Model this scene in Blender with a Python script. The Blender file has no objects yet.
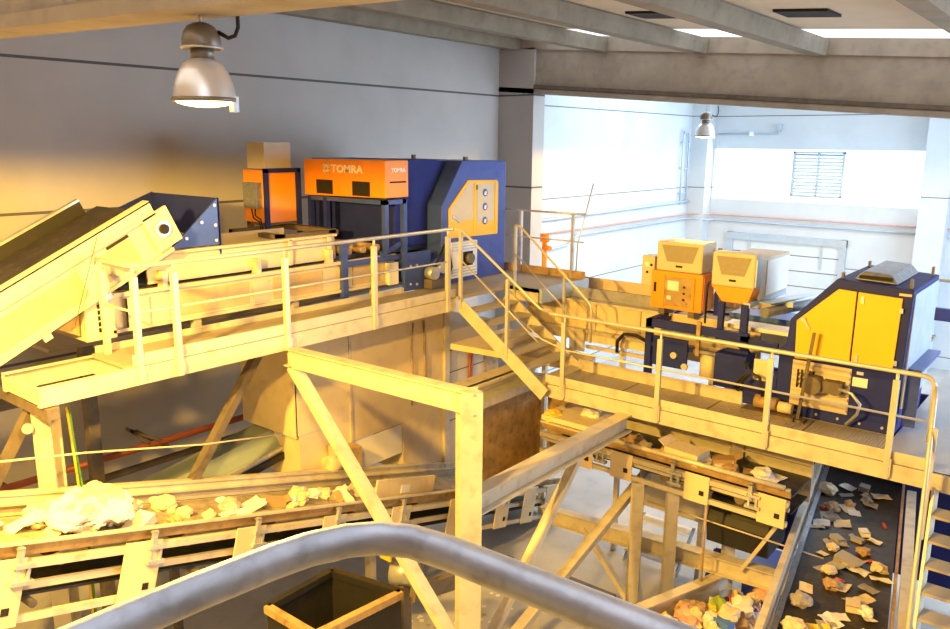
import bpy, bmesh, math, random
from math import radians, sin, cos, pi
from mathutils import Vector as V, Matrix, noise

random.seed(7)
SC = bpy.context.scene
COL = SC.collection

# ------------------------------------------------------------------ materials
def mat(name, col, rough=.5, metal=0., var=.12, scale=3., bump=0., bscale=40., dirt=None, dirt_amt=.0, emit=0., ecol=None, trans=0.):
    m = bpy.data.materials.new(name); m.use_nodes = True
    nt = m.node_tree; N = nt.nodes; L = nt.links
    b = N['Principled BSDF']
    b.inputs['Roughness'].default_value = rough; b.inputs['Metallic'].default_value = metal
    b.inputs['Base Color'].default_value = (*col, 1)
    tc = N.new('ShaderNodeTexCoord')
    if var > 0:
        n = N.new('ShaderNodeTexNoise'); n.inputs['Scale'].default_value = scale; n.inputs['Detail'].default_value = 6
        L.new(tc.outputs['Object'], n.inputs['Vector'])
        r = N.new('ShaderNodeValToRGB')
        r.color_ramp.elements[0].position = .3; r.color_ramp.elements[1].position = .72
        r.color_ramp.elements[0].color = (*[c * (1 - var) for c in col], 1)
        r.color_ramp.elements[1].color = (*[min(1, c * (1 + var)) for c in col], 1)
        L.new(n.outputs['Fac'], r.inputs['Fac'])
        out = r.outputs['Color']
        if dirt:
            n2 = N.new('ShaderNodeTexNoise'); n2.inputs['Scale'].default_value = scale * 2.3; n2.inputs['Detail'].default_value = 8
            L.new(tc.outputs['Object'], n2.inputs['Vector'])
            r2 = N.new('ShaderNodeValToRGB'); r2.color_ramp.elements[0].position = .52; r2.color_ramp.elements[1].position = .75
            r2.color_ramp.elements[0].color = (0, 0, 0, 1); r2.color_ramp.elements[1].color = (dirt_amt,) * 3 + (1,)
            L.new(n2.outputs['Fac'], r2.inputs['Fac'])
            mx = N.new('ShaderNodeMixRGB'); mx.inputs['Color2'].default_value = (*dirt, 1)
            L.new(r2.outputs['Color'], mx.inputs['Fac']); L.new(out, mx.inputs['Color1']); out = mx.outputs['Color']
        L.new(out, b.inputs['Base Color'])
    if bump > 0:
        n3 = N.new('ShaderNodeTexNoise'); n3.inputs['Scale'].default_value = bscale; n3.inputs['Detail'].default_value = 4
        L.new(tc.outputs['Object'], n3.inputs['Vector'])
        bp = N.new('ShaderNodeBump'); bp.inputs['Strength'].default_value = bump; bp.inputs['Distance'].default_value = .02
        L.new(n3.outputs['Fac'], bp.inputs['Height']); L.new(bp.outputs['Normal'], b.inputs['Normal'])
    if emit:
        b.inputs['Emission Color'].default_value = (*(ecol or col), 1); b.inputs['Emission Strength'].default_value = emit
    return m

M = {}
M['steel'] = mat('painted_steel', (.60, .55, .44), .48, .15, .10, 2.5, .05, 30, (.30, .22, .13), .5)
M['galv'] = mat('galvanised_steel', (.55, .56, .57), .38, .55, .14, 6, .05, 60, (.32, .28, .22), .35)
M['rail'] = mat('rail_steel', (.58, .55, .48), .42, .3, .10, 5, .04, 50)
M['dullsteel'] = mat('dull_dark_steel', (.16, .13, .10), .6, .2, .2, 4, .1, 30, (.08, .06, .05), .6)
M['pipe'] = mat('worn_pipe', (.30, .32, .37), .46, .6, .18, 12, .06, 50, (.10, .09, .09), .5)
M['beige'] = mat('beige_panel', (.72, .60, .38), .55, 0, .08, 1.5, .03, 25, (.40, .31, .20), .35)
M['cream'] = mat('cream_cover', (.60, .52, .38), .5, 0, .06, 3, .02, 30)
M['tan'] = mat('tan_cover', (.50, .38, .21), .55, 0, .10, 3, .02, 25, (.32, .23, .12), .4)
M['grille'] = mat('grille_mesh', (.34, .30, .24), .6, .2, .05, 20, .4, 160)
M['orange'] = mat('orange_paint', (.88, .28, .006), .4, 0, .05, 3, 0)
M['orange2'] = mat('amber_paint', (.95, .33, .015), .4, 0, .05, 3, 0)
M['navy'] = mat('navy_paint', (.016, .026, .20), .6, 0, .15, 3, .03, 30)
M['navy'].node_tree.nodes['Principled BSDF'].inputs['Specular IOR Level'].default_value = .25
M['blue'] = mat('blue_paint', (.04, .075, .36), .38, .05, .10, 3, .02, 30, (.02, .03, .10), .4)
M['yellow'] = mat('yellow_paint', (.86, .50, .010), .42, 0, .05, 2, 0)
M['white'] = mat('white_paint', (.80, .80, .78), .45, 0, .05, 4, 0)
M['black'] = mat('black_rubber', (.016, .015, .015), .6, 0, .2, 8, .1, 40)
M['belt'] = mat('belt_rubber', (.030, .026, .024), .55, 0, .35, 5, .15, 60, (.11, .085, .06), .5)
M['dusty'] = mat('dusty_belt', (.30, .25, .18), .7, 0, .35, 6, .2, 40, (.55, .50, .42), .6)
M['hole'] = mat('dark_opening', (.012, .010, .008), .8, 0, 0)
M['red'] = mat('red_pipe', (.32, .08, .04), .45, 0, .1, 4, 0)
M['concrete'] = mat('concrete', (.38, .33, .27), .85, 0, .13, 2.2, .25, 14, (.24, .22, .20), .5)
M['oldconcrete'] = mat('weathered_concrete', (.25, .215, .165), .85, 0, .16, 2.2, .25, 14, (.15, .13, .11), .5)
M['floor'] = mat('floor_concrete', (.46, .46, .46), .55, 0, .12, 1.2, .1, 20, (.28, .28, .28), .5)
M['roof'] = mat('roof_sheet', (.66, .54, .40), .7, 0, .06, 1.2, .03, 10)
M['lampshade'] = mat('lamp_aluminium', (.74, .75, .78), .3, .55, .06, 6, 0)
M['lampdark'] = mat('lamp_housing', (.23, .20, .17), .4, .6, .12, 6, .05, 40)
M['rust_and_shade'] = mat('rust_and_shade_plate', (.44, .30, .14), .6, .2, .25, 4, .2, 25, (.16, .09, .04), .7)  # rusty plates, also the shade on the conveyor skirts
M['greygreen'] = mat('grey_green_cover', (.24, .30, .29), .45, .1, .1, 2, .03, 20)
M['glow'] = mat('lamp_glass', (1, .72, .34), .3, 0, 0, emit=8., ecol=(1, .62, .20))
M['glow2'] = mat('lamp_glass_far', (1, .72, .34), .3, 0, 0, emit=9., ecol=(1, .50, .12))
M['strip'] = mat('translucent_strip', (.9, .95, 1), .5, 0, 0, emit=.95, ecol=(.88, .94, 1))
M['sky'] = mat('translucent_skylight', (.9, .95, 1), .5, 0, 0, emit=1.5, ecol=(.80, .90, 1))
M['pinkpipe'] = mat('faded_red_pipe', (.60, .36, .34), .5, 0, .08, 4, 0)
M['green'] = mat('green_cable', (.10, .30, .06), .5, 0, .1, 5, 0)
M['paleblue'] = mat('pale_blue_metal', (.42, .52, .62), .45, .3, .08, 4, .02, 20)
M['decal'] = mat('blue_decal', (.04, .13, .55), .5, 0, 0)
M['logo'] = mat('white_lettering', (.88, .86, .82), .5, 0, 0)

def wallmat(name, col, spacing, axis):
    """flat precast wall with thin horizontal joints every `spacing` metres"""
    m = mat(name, col, .8, 0, .06, .7, .08, 8, tuple(c * .86 for c in col), .4)
    nt = m.node_tree; N = nt.nodes; L = nt.links; b = N['Principled BSDF']
    src = b.inputs['Base Color'].links[0].from_socket
    tc = N.new('ShaderNodeTexCoord'); sx = N.new('ShaderNodeSeparateXYZ'); L.new(tc.outputs['Object'], sx.inputs[0])
    a = N.new('ShaderNodeMath'); a.operation = 'ADD'; a.inputs[1].default_value = spacing[1]; L.new(sx.outputs[axis], a.inputs[0])
    d = N.new('ShaderNodeMath'); d.operation = 'DIVIDE'; d.inputs[1].default_value = spacing[0]; L.new(a.outputs[0], d.inputs[0])
    f = N.new('ShaderNodeMath'); f.operation = 'FRACT'; L.new(d.outputs[0], f.inputs[0])
    g = N.new('ShaderNodeMath'); g.operation = 'LESS_THAN'; g.inputs[1].default_value = spacing[2] / spacing[0]; L.new(f.outputs[0], g.inputs[0])
    mx = N.new('ShaderNodeMixRGB'); mx.inputs['Color2'].default_value = (*[c * .22 for c in col], 1)
    L.new(g.outputs[0], mx.inputs['Fac']); L.new(src, mx.inputs['Color1']); L.new(mx.outputs['Color'], b.inputs['Base Color'])
    return m
def ribmat(name, col, scale, axis, rough=.5, metal=.2, depth=.5):
    m = mat(name, col, rough, metal, .08, 2, 0)
    nt = m.node_tree; N = nt.nodes; L = nt.links; b = N['Principled BSDF']
    tc = N.new('ShaderNodeTexCoord'); w = N.new('ShaderNodeTexWave'); w.bands_direction = axis; w.inputs['Scale'].default_value = scale
    L.new(tc.outputs['Object'], w.inputs['Vector'])
    bp = N.new('ShaderNodeBump'); bp.inputs['Strength'].default_value = depth; bp.inputs['Distance'].default_value = .03
    L.new(w.outputs['Fac'], bp.inputs['Height']); L.new(bp.outputs['Normal'], b.inputs['Normal'])
    return m
M['wall'] = wallmat('precast_wall', (.46, .44, .43), (2.3, -6.05, .045), 2)
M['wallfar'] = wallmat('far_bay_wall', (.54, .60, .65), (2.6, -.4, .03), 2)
M['shutter'] = wallmat('shutter_slats', (.58, .66, .72), (.55, 0, .035), 2)
M['grate'] = ribmat('deck_grating', (.40, .35, .27), 9, 'X', .55, .25)
M['tread'] = ribmat('tread_plate', (.48, .43, .35), 14, 'Y', .5, .3)
M['checker'] = ribmat('checker_plate', (.45, .46, .48), 16, 'DIAGONAL', .42, .35, .35)

# ------------------------------------------------------------------ mesh builder
class MB:
    def __init__(s): s.bm = bmesh.new()
    def hull8(s, c):
        v = [s.bm.verts.new(p) for p in c]
        for f in ((0, 1, 2, 3), (7, 6, 5, 4), (0, 4, 5, 1), (1, 5, 6, 2), (2, 6, 7, 3), (3, 7, 4, 0)):
            s.bm.faces.new([v[i] for i in f])
        return s
    def box(s, x0, x1, y0, y1, z0, z1):
        if x0 > x1: x0, x1 = x1, x0
        if y0 > y1: y0, y1 = y1, y0
        if z0 > z1: z0, z1 = z1, z0
        return s.hull8([(x0, y0, z0), (x0, y1, z0), (x1, y1, z0), (x1, y0, z0), (x0, y0, z1), (x0, y1, z1), (x1, y1, z1), (x1, y0, z1)])
    def fbox(s, F, u0, u1, v0, v1, n0, n1):
        return s.hull8([F(*p) for p in ((u0, v0, n0), (u0, v1, n0), (u1, v1, n0), (u1, v0, n0), (u0, v0, n1), (u0, v1, n1), (u1, v1, n1), (u1, v0, n1))])
    def ext(s, prof, p, q, up=(0, 0, 1)):
        """extrude a 2D profile (a = sideways, b = up) from p to q"""
        p, q = V(p), V(q); d = (q - p).normalized(); a = d.cross(V(up)).normalized(); b = a.cross(d)
        A = [s.bm.verts.new(p + a * x + b * y) for x, y in prof]; B = [s.bm.verts.new(q + a * x + b * y) for x, y in prof]
        n = len(prof)
        s.bm.faces.new(A[::-1]); s.bm.faces.new(B)
        for i in range(n): s.bm.faces.new((A[i], A[(i + 1) % n], B[(i + 1) % n], B[i]))
        return s
    def bar(s, p, q, w, h, up=(0, 0, 1)):
        return s.ext([(-w / 2, -h / 2), (w / 2, -h / 2), (w / 2, h / 2), (-w / 2, h / 2)], p, q, up)
    def ibeam(s, p, q, w, h, t=.016, up=(0, 0, 1)):
        a, b, c = w / 2, h / 2, t / 2
        return s.ext([(-a, -b), (a, -b), (a, -b + t), (c, -b + t), (c, b - t), (a, b - t), (a, b), (-a, b), (-a, b - t), (-c, b - t), (-c, -b + t), (-a, -b + t)], p, q, up)
    def chan(s, p, q, w, h, t=.012, up=(0, 0, 1)):
        """C channel, open towards -side"""
        b = h / 2
        return s.ext([(-w, -b), (0, -b), (0, b), (-w, b), (-w, b - t), (-t, b - t), (-t, -b + t), (-w, -b + t)], p, q, up)
    def prism(s, pts, axis, a, b):
        def P(u, v, w): return {'x': (w, u, v), 'y': (u, w, v), 'z': (u, v, w)}[axis]
        A = [s.bm.verts.new(P(u, v, a)) for u, v in pts]; B = [s.bm.verts.new(P(u, v, b)) for u, v in pts]; n = len(pts)
        s.bm.faces.new(A); s.bm.faces.new(B[::-1])
        for i in range(n): s.bm.faces.new((A[(i + 1) % n], A[i], B[i], B[(i + 1) % n]))
        return s
    def tube(s, pts, r, n=10, cap=True):
        pts = [V(p) for p in pts]; rings = []
        d0 = (pts[1] - pts[0]).normalized()
        ref = V((0, 0, 1)) if abs(d0.z) < .9 else V((1, 0, 0))
        a = d0.cross(ref).normalized()
        for i, p in enumerate(pts):
            if i == 0: d = d0
            elif i == len(pts) - 1: d = (pts[i] - pts[i - 1]).normalized()
            else: d = ((pts[i] - pts[i - 1]).normalized() + (pts[i + 1] - pts[i]).normalized()).normalized()
            a = (a - d * a.dot(d)).normalized(); b = d.cross(a)
            k = 1.
            if 0 < i < len(pts) - 1: k = 1 / max(.5, d.dot((pts[i] - pts[i - 1]).normalized()))
            rings.append([s.bm.verts.new(p + (a * cos(2 * pi * j / n) + b * sin(2 * pi * j / n)) * r) for j in range(n)])
        for A, B in zip(rings, rings[1:]):
            for j in range(n):
                f = s.bm.faces.new((A[j], A[(j + 1) % n], B[(j + 1) % n], B[j])); f.smooth = True
        if cap: s.bm.faces.new(rings[0][::-1]); s.bm.faces.new(rings[-1])
        return s
    def cyl(s, p, q, r, n=20): return s.tube([p, q], r, n)
    def lathe(s, prof, c, n=32):
        """profile (r, z) revolved about the vertical through c"""
        c = V(c); rings = []
        for r, z in prof:
            rings.append([s.bm.verts.new(c + V((r * cos(2 * pi * j / n), r * sin(2 * pi * j / n), z))) for j in range(n)] if r > 1e-6 else [s.bm.verts.new(c + V((0, 0, z)))])
        for A, B in zip(rings, rings[1:]):
            for j in range(n):
                k = (j + 1) % n
                if len(A) == 1: f = s.bm.faces.new((A[0], B[k], B[j]))
                elif len(B) == 1: f = s.bm.faces.new((A[j], A[k], B[0]))
                else: f = s.bm.faces.new((A[j], A[k], B[k], B[j]))
                f.smooth = True
        return s

def mesh(name, mb, m, loc=(0, 0, 0), bev=0.):
    bm = mb.bm
    bmesh.ops.recalc_face_normals(bm, faces=bm.faces)
    bmesh.ops.translate(bm, verts=bm.verts, vec=-V(loc))
    me = bpy.data.meshes.new(name); bm.to_mesh(me); bm.free()
    me.materials.append(M[m] if isinstance(m, str) else m)
    o = bpy.data.objects.new(name, me); COL.objects.link(o)
    if bev:
        md = o.modifiers.new('bevel', 'BEVEL'); md.width = bev; md.segments = 2; md.limit_method = 'ANGLE'; md.angle_limit = radians(35)
    return o
def tag(o, label, cat, group=None, kind=None):
    if label: o['label'] = label
    if cat: o['category'] = cat
    if group: o['group'] = group
    if kind: o['kind'] = kind
    return o
class T:
    """a thing: an Empty at its base that parents its parts"""
    def __init__(s, name, label, cat, loc, group=None):
        s.loc = V(loc); s.o = bpy.data.objects.new(name, None); COL.objects.link(s.o); s.o.location = loc; s.o.empty_display_size = .1
        tag(s.o, label, cat, group)
    def part(s, name, mb, m, parent=None, label=None, bev=0., stuff=False):
        o = mesh(name, mb, m, s.loc, bev); o.parent = parent or s.o
        if label: o['label'] = label
        if stuff: o['kind'] = 'stuff'
        return o
def single(name, label, cat, mb, m, loc=None, group=None, bev=0., kind=None):
    if loc is None:
        vs = [v.co for v in mb.bm.verts]
        loc = ((min(v.x for v in vs) + max(v.x for v in vs)) / 2, (min(v.y for v in vs) + max(v.y for v in vs)) / 2, min(v.z for v in vs))
    o = mesh(name, mb, m, loc, bev); o.location = loc
    return tag(o, label, cat, group, kind)
def struct(name, mb, m, label=None):
    o = mesh(name, mb, m); o['kind'] = 'structure'
    o['label'] = label or name.replace('_', ' '); o['category'] = 'room'
    return o
def lettering(body, size, mtx, depth=.003):
    cu = bpy.data.curves.new('lettering', 'FONT'); cu.body = body; cu.size = size; cu.extrude = depth; cu.align_x = 'LEFT'; cu.space_character = 1.05; cu.offset = .004
    o = bpy.data.objects.new('tmp', cu); COL.objects.link(o)
    dg = bpy.context.evaluated_depsgraph_get(); me = bpy.data.meshes.new_from_object(o.evaluated_get(dg))
    COL.objects.unlink(o); bpy.data.objects.remove(o)
    mb = MB(); mb.bm.from_mesh(me); bpy.data.meshes.remove(me)
    bmesh.ops.transform(mb.bm, matrix=mtx, verts=mb.bm.verts)
    return mb

# ------------------------------------------------------------------ camera
cam = bpy.data.cameras.new('camera'); co = bpy.data.objects.new('camera', cam); COL.objects.link(co); SC.camera = co
cam.sensor_width = 36; cam.lens = 800 / 950 * 36; cam.clip_start = .03; cam.clip_end = 200
yaw, pit, rol = radians(38.9), radians(12.16), radians(.54)
f = V((-sin(yaw) * cos(pit), cos(yaw) * cos(pit), -sin(pit))); r = V((cos(yaw), sin(yaw), 0)); u = r.cross(f)
r, u = cos(rol) * r + sin(rol) * u, -sin(rol) * r + cos(rol) * u
co.matrix_world = Matrix((( r.x, u.x, -f.x, 0), (r.y, u.y, -f.y, 0), (r.z, u.z, -f.z, 7.2), (0, 0, 0, 1)))

# ------------------------------------------------------------------ the hall
SL = -.0757                                        # roof falls towards +X
def zr(x, z0): return z0 + SL * (x + 12.5)          # z0 = height at x = -12.5
XL, XR, YB, YF, YC = -13., 9., -7., 29.5, 17.
struct('floor', MB().box(XL - .3, XR + .3, YB - .3, YF + .3, -.2, 0), 'floor', 'pale concrete hall floor')
struct('wall_left', MB().box(XL - .3, XL, YB - .3, YC + .3, 0, 10.6), 'wall', 'grey precast wall behind the upper walkway')
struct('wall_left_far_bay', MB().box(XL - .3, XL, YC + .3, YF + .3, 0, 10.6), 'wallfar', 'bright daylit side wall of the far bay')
struct('wall_back', MB().box(XL - .3, XR + .3, YB - .3, YB, 0, 10.6), 'wall')
struct('wall_right', MB().box(XR, XR + .3, YB - .3, 14, 0, 10.6).box(XR, XR + .3, 23, YF + .3, 0, 10.6).box(XR, XR + .3, 14, 23, 0, 2.7).box(XR, XR + .3, 14, 23, 7.7, 10.6), 'wall')
struct('added_side_window', MB().box(XR + .14, XR + .17, 14, 23, 2.7, 7.7), 'sky')  # unseen window added to bring cool daylight in from the right
# far wall with its window opening
WX0, WX1, WZ0, WZ1 = -12.3, -5.0, 5.2, 7.05
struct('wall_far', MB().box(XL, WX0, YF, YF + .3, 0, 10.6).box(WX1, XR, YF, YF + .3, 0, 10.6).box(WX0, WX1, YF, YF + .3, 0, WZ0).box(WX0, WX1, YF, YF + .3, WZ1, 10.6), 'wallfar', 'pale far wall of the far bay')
w = mesh('window_1', MB().box(WX0, WX1, YF + .14, YF + .17, WZ0, WZ1), 'sky'); w['kind'] = 'structure'; w['label'] = 'long bright window high on the far wall'; w['category'] = 'window'
t = T('louvred_vent', 'pale louvred vent set in the bright window on the far wall', 'vent', (-8.55, YF + .05, 5.45))
fr = MB()
for a in ((-9.4, -9.33), (-7.74, -7.67)): fr.box(a[0], a[1], YF - .02, YF + .12, 5.45, 6.98)
fr.box(-9.4, -7.67, YF - .02, YF + .12, 5.4, 5.48).box(-9.4, -7.67, YF - .02, YF + .12, 6.92, 6.99).box(-8.56, -8.51, YF - .02, YF + .12, 5.45, 6.95)
t.part('frame', fr, 'paleblue')
sl = MB()
for k in range(12): z = 5.54 + k * .118; sl.hull8([(-9.33, YF - .01, z), (-9.33, YF + .09, z + .05), (-7.74, YF + .09, z + .05), (-7.74, YF - .01, z), (-9.33, YF - .01, z + .015), (-9.33, YF + .09, z + .065), (-7.74, YF + .09, z + .065), (-7.74, YF - .01, z + .015)])
t.part('louvre_slats', sl, 'paleblue')

# far corner columns
struct('trim_1', MB().box(XL, -11.9, 17.0, 17.5, 0, 9.5), 'wall', 'concrete corner column at the end of the long wall')
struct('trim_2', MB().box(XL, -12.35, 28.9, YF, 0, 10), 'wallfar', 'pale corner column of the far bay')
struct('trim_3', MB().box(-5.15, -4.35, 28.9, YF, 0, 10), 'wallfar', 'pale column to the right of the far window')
# big sloping cross beams (I shaped precast rafters)
def rafter(name, y, d, label, slope=SL, lift=0., hh=1.):
    mb = MB()
    def zr(x, z0): return (z0 - 8.44) * hh + 8.44 + lift + slope * (x + 12.5)
    for (y0, y1, a, b) in ((y - d / 2, y + d / 2, 8.44, 8.56), (y - .36 * d, y + .36 * d, 8.56, 9.5), (y - d / 2, y + d / 2, 9.5, 9.83)):
        mb.hull8([(XL, y0, zr(XL, a)), (XL, y1, zr(XL, a)), (XR, y1, zr(XR, a)), (XR, y0, zr(XR, a)), (XL, y0, zr(XL, b)), (XL, y1, zr(XL, b)), (XR, y1, zr(XR, b)), (XR, y0, zr(XR, b))])
    o = struct(name, mb, 'concrete', label); return o
rafter('trim_4', 17.25, .5, 'deep concrete cross beam between the two bays')
rafter('trim_5', 2.75, .36, 'concrete cross beam that carries the near lamp', -.030, -.29, .8)
single('added_dark_strip', 'added dark strip for the dark line along the lower edge of the deep cross beam', 'dark strip', MB().hull8([(-11.9, 16.98, zr(-11.9, 8.57)), (-11.9, 17.06, zr(-11.9, 8.57)), (XR, 17.06, zr(XR, 8.57)), (XR, 16.98, zr(XR, 8.57)), (-11.9, 16.98, zr(-11.9, 8.66)), (-11.9, 17.06, zr(-11.9, 8.66)), (XR, 17.06, zr(XR, 8.66)), (XR, 16.98, zr(XR, 8.66))]), 'dullsteel')  # added strip that draws the dark line above the beam's bottom flange
# concrete purlins running between the cross beams
for k in range(5):
    x = -12.47 + 2.46 * k + (.6 if k == 4 else 0); zb = zr(x, 9.47)
    mb = MB().ext([(-.13, 0), (.13, 0), (.17, .20), (.17, .30), (-.17, .30), (-.17, .20)], (x, 2.9, zb), (x, 16.98, zb))
    struct('trim_%d' % (6 + k), mb, 'oldconcrete', 'concrete roof purlin %s' % ('along the long wall', 'second from the long wall', 'third from the long wall', 'fourth from the long wall', 'farthest right')[k])
# roof sheets: near bay, translucent strip, far bay with skylight openings
def slab(x0, x1, y0, y1, z0, th=.12):
    return MB().hull8([(x0, y0, zr(x0, z0)), (x0, y1, zr(x0, z0)), (x1, y1, zr(x1, z0)), (x1, y0, zr(x1, z0)), (x0, y0, zr(x0, z0) + th), (x0, y1, zr(x0, z0) + th), (x1, y1, zr(x1, z0) + th), (x1, y0, zr(x1, z0) + th)])
ZR = 9.80
struct('ceiling', slab(XL, XR, 1.6, 15.35, ZR), 'roof', 'roof sheeting of the near bay')
struct('window_2', slab(-11.6, XR, 15.35, 17.0, ZR + .02, .04), 'strip', 'white translucent roof strip along the cross beam')
struct('ceiling_rear', slab(XL, XR, YB, -.6, ZR), 'roof', 'roof sheeting behind the camera')
struct('window_4', slab(XL, XR, -.6, 1.6, ZR + .02, .04), 'strip', 'translucent roof strip by the near cross beam')
struct('ceiling_corner', slab(XL, -11.6, 15.35, 17.0, ZR), 'roof', 'roof sheeting over the corner column')
cf = slab(XL, XR, 17.5, 19.5, ZR + .1)
struct('ceiling_far_bay', cf, 'roof', 'roof sheeting of the far bay')
struct('ceiling_far_edge', slab(XL, XR, 26.0, YF, ZR + .1), 'roof', 'roof sheeting along the far wall')
struct('window_3', slab(XL, XR, 19.5, 26.0, ZR + .12, .04), 'sky', 'translucent roof panel of the far bay')
for k, (x0, x1) in enumerate(((-7.05, -5.15), (-4.55, -3.75))):
    single('roof_hatch', 'dark rectangular roof hatch %s' % ('between two purlins, the longer one', 'beside the fourth purlin, the shorter one')[k], 'hatch', slab(x0, x1, 12.7, 13.4, ZR - .04, .05), 'hole')

# ------------------------------------------------------------------ lamps
def lamp(c, label, watts, glow, sc=1.):
    x, y, z = c                                       # centre of the mouth
    t = T('pendant_lamp', label, 'lamp', (x, y, z), 'bell shaped hall lamps')
    o = [(.275, 0), (.270, .032), (.262, .09), (.245, .16), (.215, .24), (.175, .305), (.12, .345), (.07, .36)]
    i = [(.06, .345), (.11, .33), (.165, .29), (.205, .23), (.235, .155), (.252, .09), (.262, .032), (.265, 0)]
    t.part('lamp_shade', MB().lathe([(a * sc, b * sc) for a, b in o + i] + [(.275 * sc, 0)], c), 'lampshade')
    t.part('rim_ring', MB().lathe([(.262 * sc, -.012), (.285 * sc, -.012), (.285 * sc, .012), (.262 * sc, .012), (.262 * sc, -.012)], c), 'lampdark')
    t.part('glass', MB().lathe([(0, .02 * sc), (.255 * sc, .02 * sc), (.258 * sc, -.004), (.24 * sc, -.020), (.17 * sc, -.034), (.08 * sc, -.042), (0, -.044)], c), glow)
    t.part('neck', MB().lathe([(0, .35 * sc), (.10 * sc, .35 * sc), (.10 * sc, .45 * sc), (0, .45 * sc)], c), 'lampdark')
    h = t.part('housing', MB().lathe([(a * sc, b * sc) for a, b in ((0, .44), (.165, .44), (.17, .46), (.168, .52), (.155, .57), (.12, .625), (.06, .655), (0, .66))], c), 'lampdark')
    t.part('housing_flange', MB().lathe([(.165 * sc, .435 * sc), (.185 * sc, .435 * sc), (.185 * sc, .452 * sc), (.165 * sc, .452 * sc), (.165 * sc, .435 * sc)], c), 'galv', h)
    zt = 8.15 - .03 * (x + 12.5) if abs(y - 2.75) < .5 else zr(x, ZR)
    t.part('hanging_rod', MB().cyl((x, y, z + .65 * sc), (x, y, zt + .01), .008, 8), 'galv')
    rx, ry = cos(yaw), sin(yaw)
    ca = [(.15, .58), (.24, .53), (.30, .55), (.33, .62), (.33, .72), (.31, .82)]
    t.part('power_cable', MB().tube([(x + a * rx * sc, y + a * ry * sc, z + b * sc) for a, b in ca], .012, 8), 'black')
    t.part('latch', MB().box(x + rx * .26 * sc - .02, x + rx * .26 * sc + .02, y + ry * .26 * sc - .02, y + ry * .26 * sc + .02, z - .07, z + .02), 'galv')
    if watts:
        l = bpy.data.lights.new('lamp_light', 'SPOT'); l.energy = watts; l.color = (1, .555, .08); l.shadow_soft_size = .12; l.spot_size = radians(178); l.spot_blend = .11
        lo = bpy.data.objects.new('lamp_light', l); COL.objects.link(lo); lo.location = (x, y, z - .02); lo.parent = t.o; lo.location = (0, 0, -.17)
    return t
LW = 1.0
lamp((-4.33, 2.8, 7.43), 'large bell lamp glowing under the near cross beam', 1650 * LW, 'glow', .66)
lamp((-8.42, 19.5, 7.40), 'small distant bell lamp glowing beyond the cross beam', 900 * LW, 'glow2', .9)
lamp((-6.1, 1.0, 7.45), 'bell lamp outside the picture on the left', 4300 * LW, 'glow', .71)

# ------------------------------------------------------------------ upper walkway (left)
ZD = 4.78
t = T('walkway', 'upper steel walkway in front of the left sorting line', 'walkway', (-8.6, 6.4, 4.5))
t.part('deck', MB().box(-9.0, -8.2, 4.15, 9.62, ZD - .045, ZD), 'grate')
t.part('edge_beam', MB().chan((-8.15, 3.2, 4.655), (-8.15, 9.62, 4.655), .07, .20), 'steel')
t.part('edge_beam', MB().chan((-9.05, 9.62, 4.655), (-9.05, 3.2, 4.655), .07, .20), 'steel')
t.part('toe_board', MB().box(-8.175, -8.155, 4.2, 9.6, 4.765, 4.90), 'steel')
t.part('toe_board', MB().box(-9.02, -9.0, 4.2, 9.3, 4.765, 4.86), 'steel')
for y in (3.25, 4.15, 5.5, 6.9, 8.3, 9.58): t.part('cross_beam', MB().bar((-9.0, y, 4.64), (-8.2, y, 4.64), .08, .14), 'steel')
t.part('landing', MB().box(-9.05, -8.1, 9.62, 10.95, ZD - .05, ZD).box(-9.3, -7.45, 10.95, 12.45, ZD - .05, ZD), 'grate')
t.part('landing_beam', MB().box(-7.47, -7.40, 10.95, 12.45, ZD - .22, ZD + .02), 'paleblue')
t.part('landing_beam', MB().box(-8.1, -7.45, 10.95, 11.02, ZD - .22, ZD), 'steel')

def rail(label, pts, posts, zb, group, mid=.5, r=.021, m='rail', kick=None):
    """handrail: top rail through pts, posts at the given plan points"""
    c = pts[len(pts) // 2]
    t = T('handrail', label, 'handrail', (c[0], c[1], zb), group)
    t.part('top_rail', MB().tube(pts, r), m)
    return t
G = 'yellowish walkway handrails'
t = T('handrail', 'long bright handrail along the upper left walkway', 'handrail', (-8.15, 6.9, 4.55), G)
zt = 5.865
t.part('top_rail', MB().tube([(-8.98, 4.28, zt), (-8.30, 4.28, zt), (-8.20, 4.31, zt), (-8.15, 4.40, zt), (-8.15, 9.50, zt)], .027), 'rail')
t.part('mid_rail', MB().tube([(-8.15, 4.28, 5.36), (-8.15, 9.42, 5.36)], .014), 'rail')
t.part('mid_rail', MB().tube([(-8.9, 4.28, 5.36), (-8.17, 4.28, 5.36)], .014), 'rail')
for p in ((-8.17, 4.28), (-8.88, 4.28), (-8.15, 4.74), (-8.15, 6.27), (-8.15, 7.82), (-8.15, 9.41)):
    q = t.part('post', MB().box(p[0] - .032, p[0] + .032, p[1] - .032, p[1] + .032, 4.56, zt - .11).cyl((p[0], p[1], zt - .12), (p[0], p[1], zt), .018), 'rail')
    t.part('bolt_plate', MB().box(p[0] + .027, p[0] + .037, p[1] - .045, p[1] + .045, 4.59, 4.72), 'rail', q)

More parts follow.
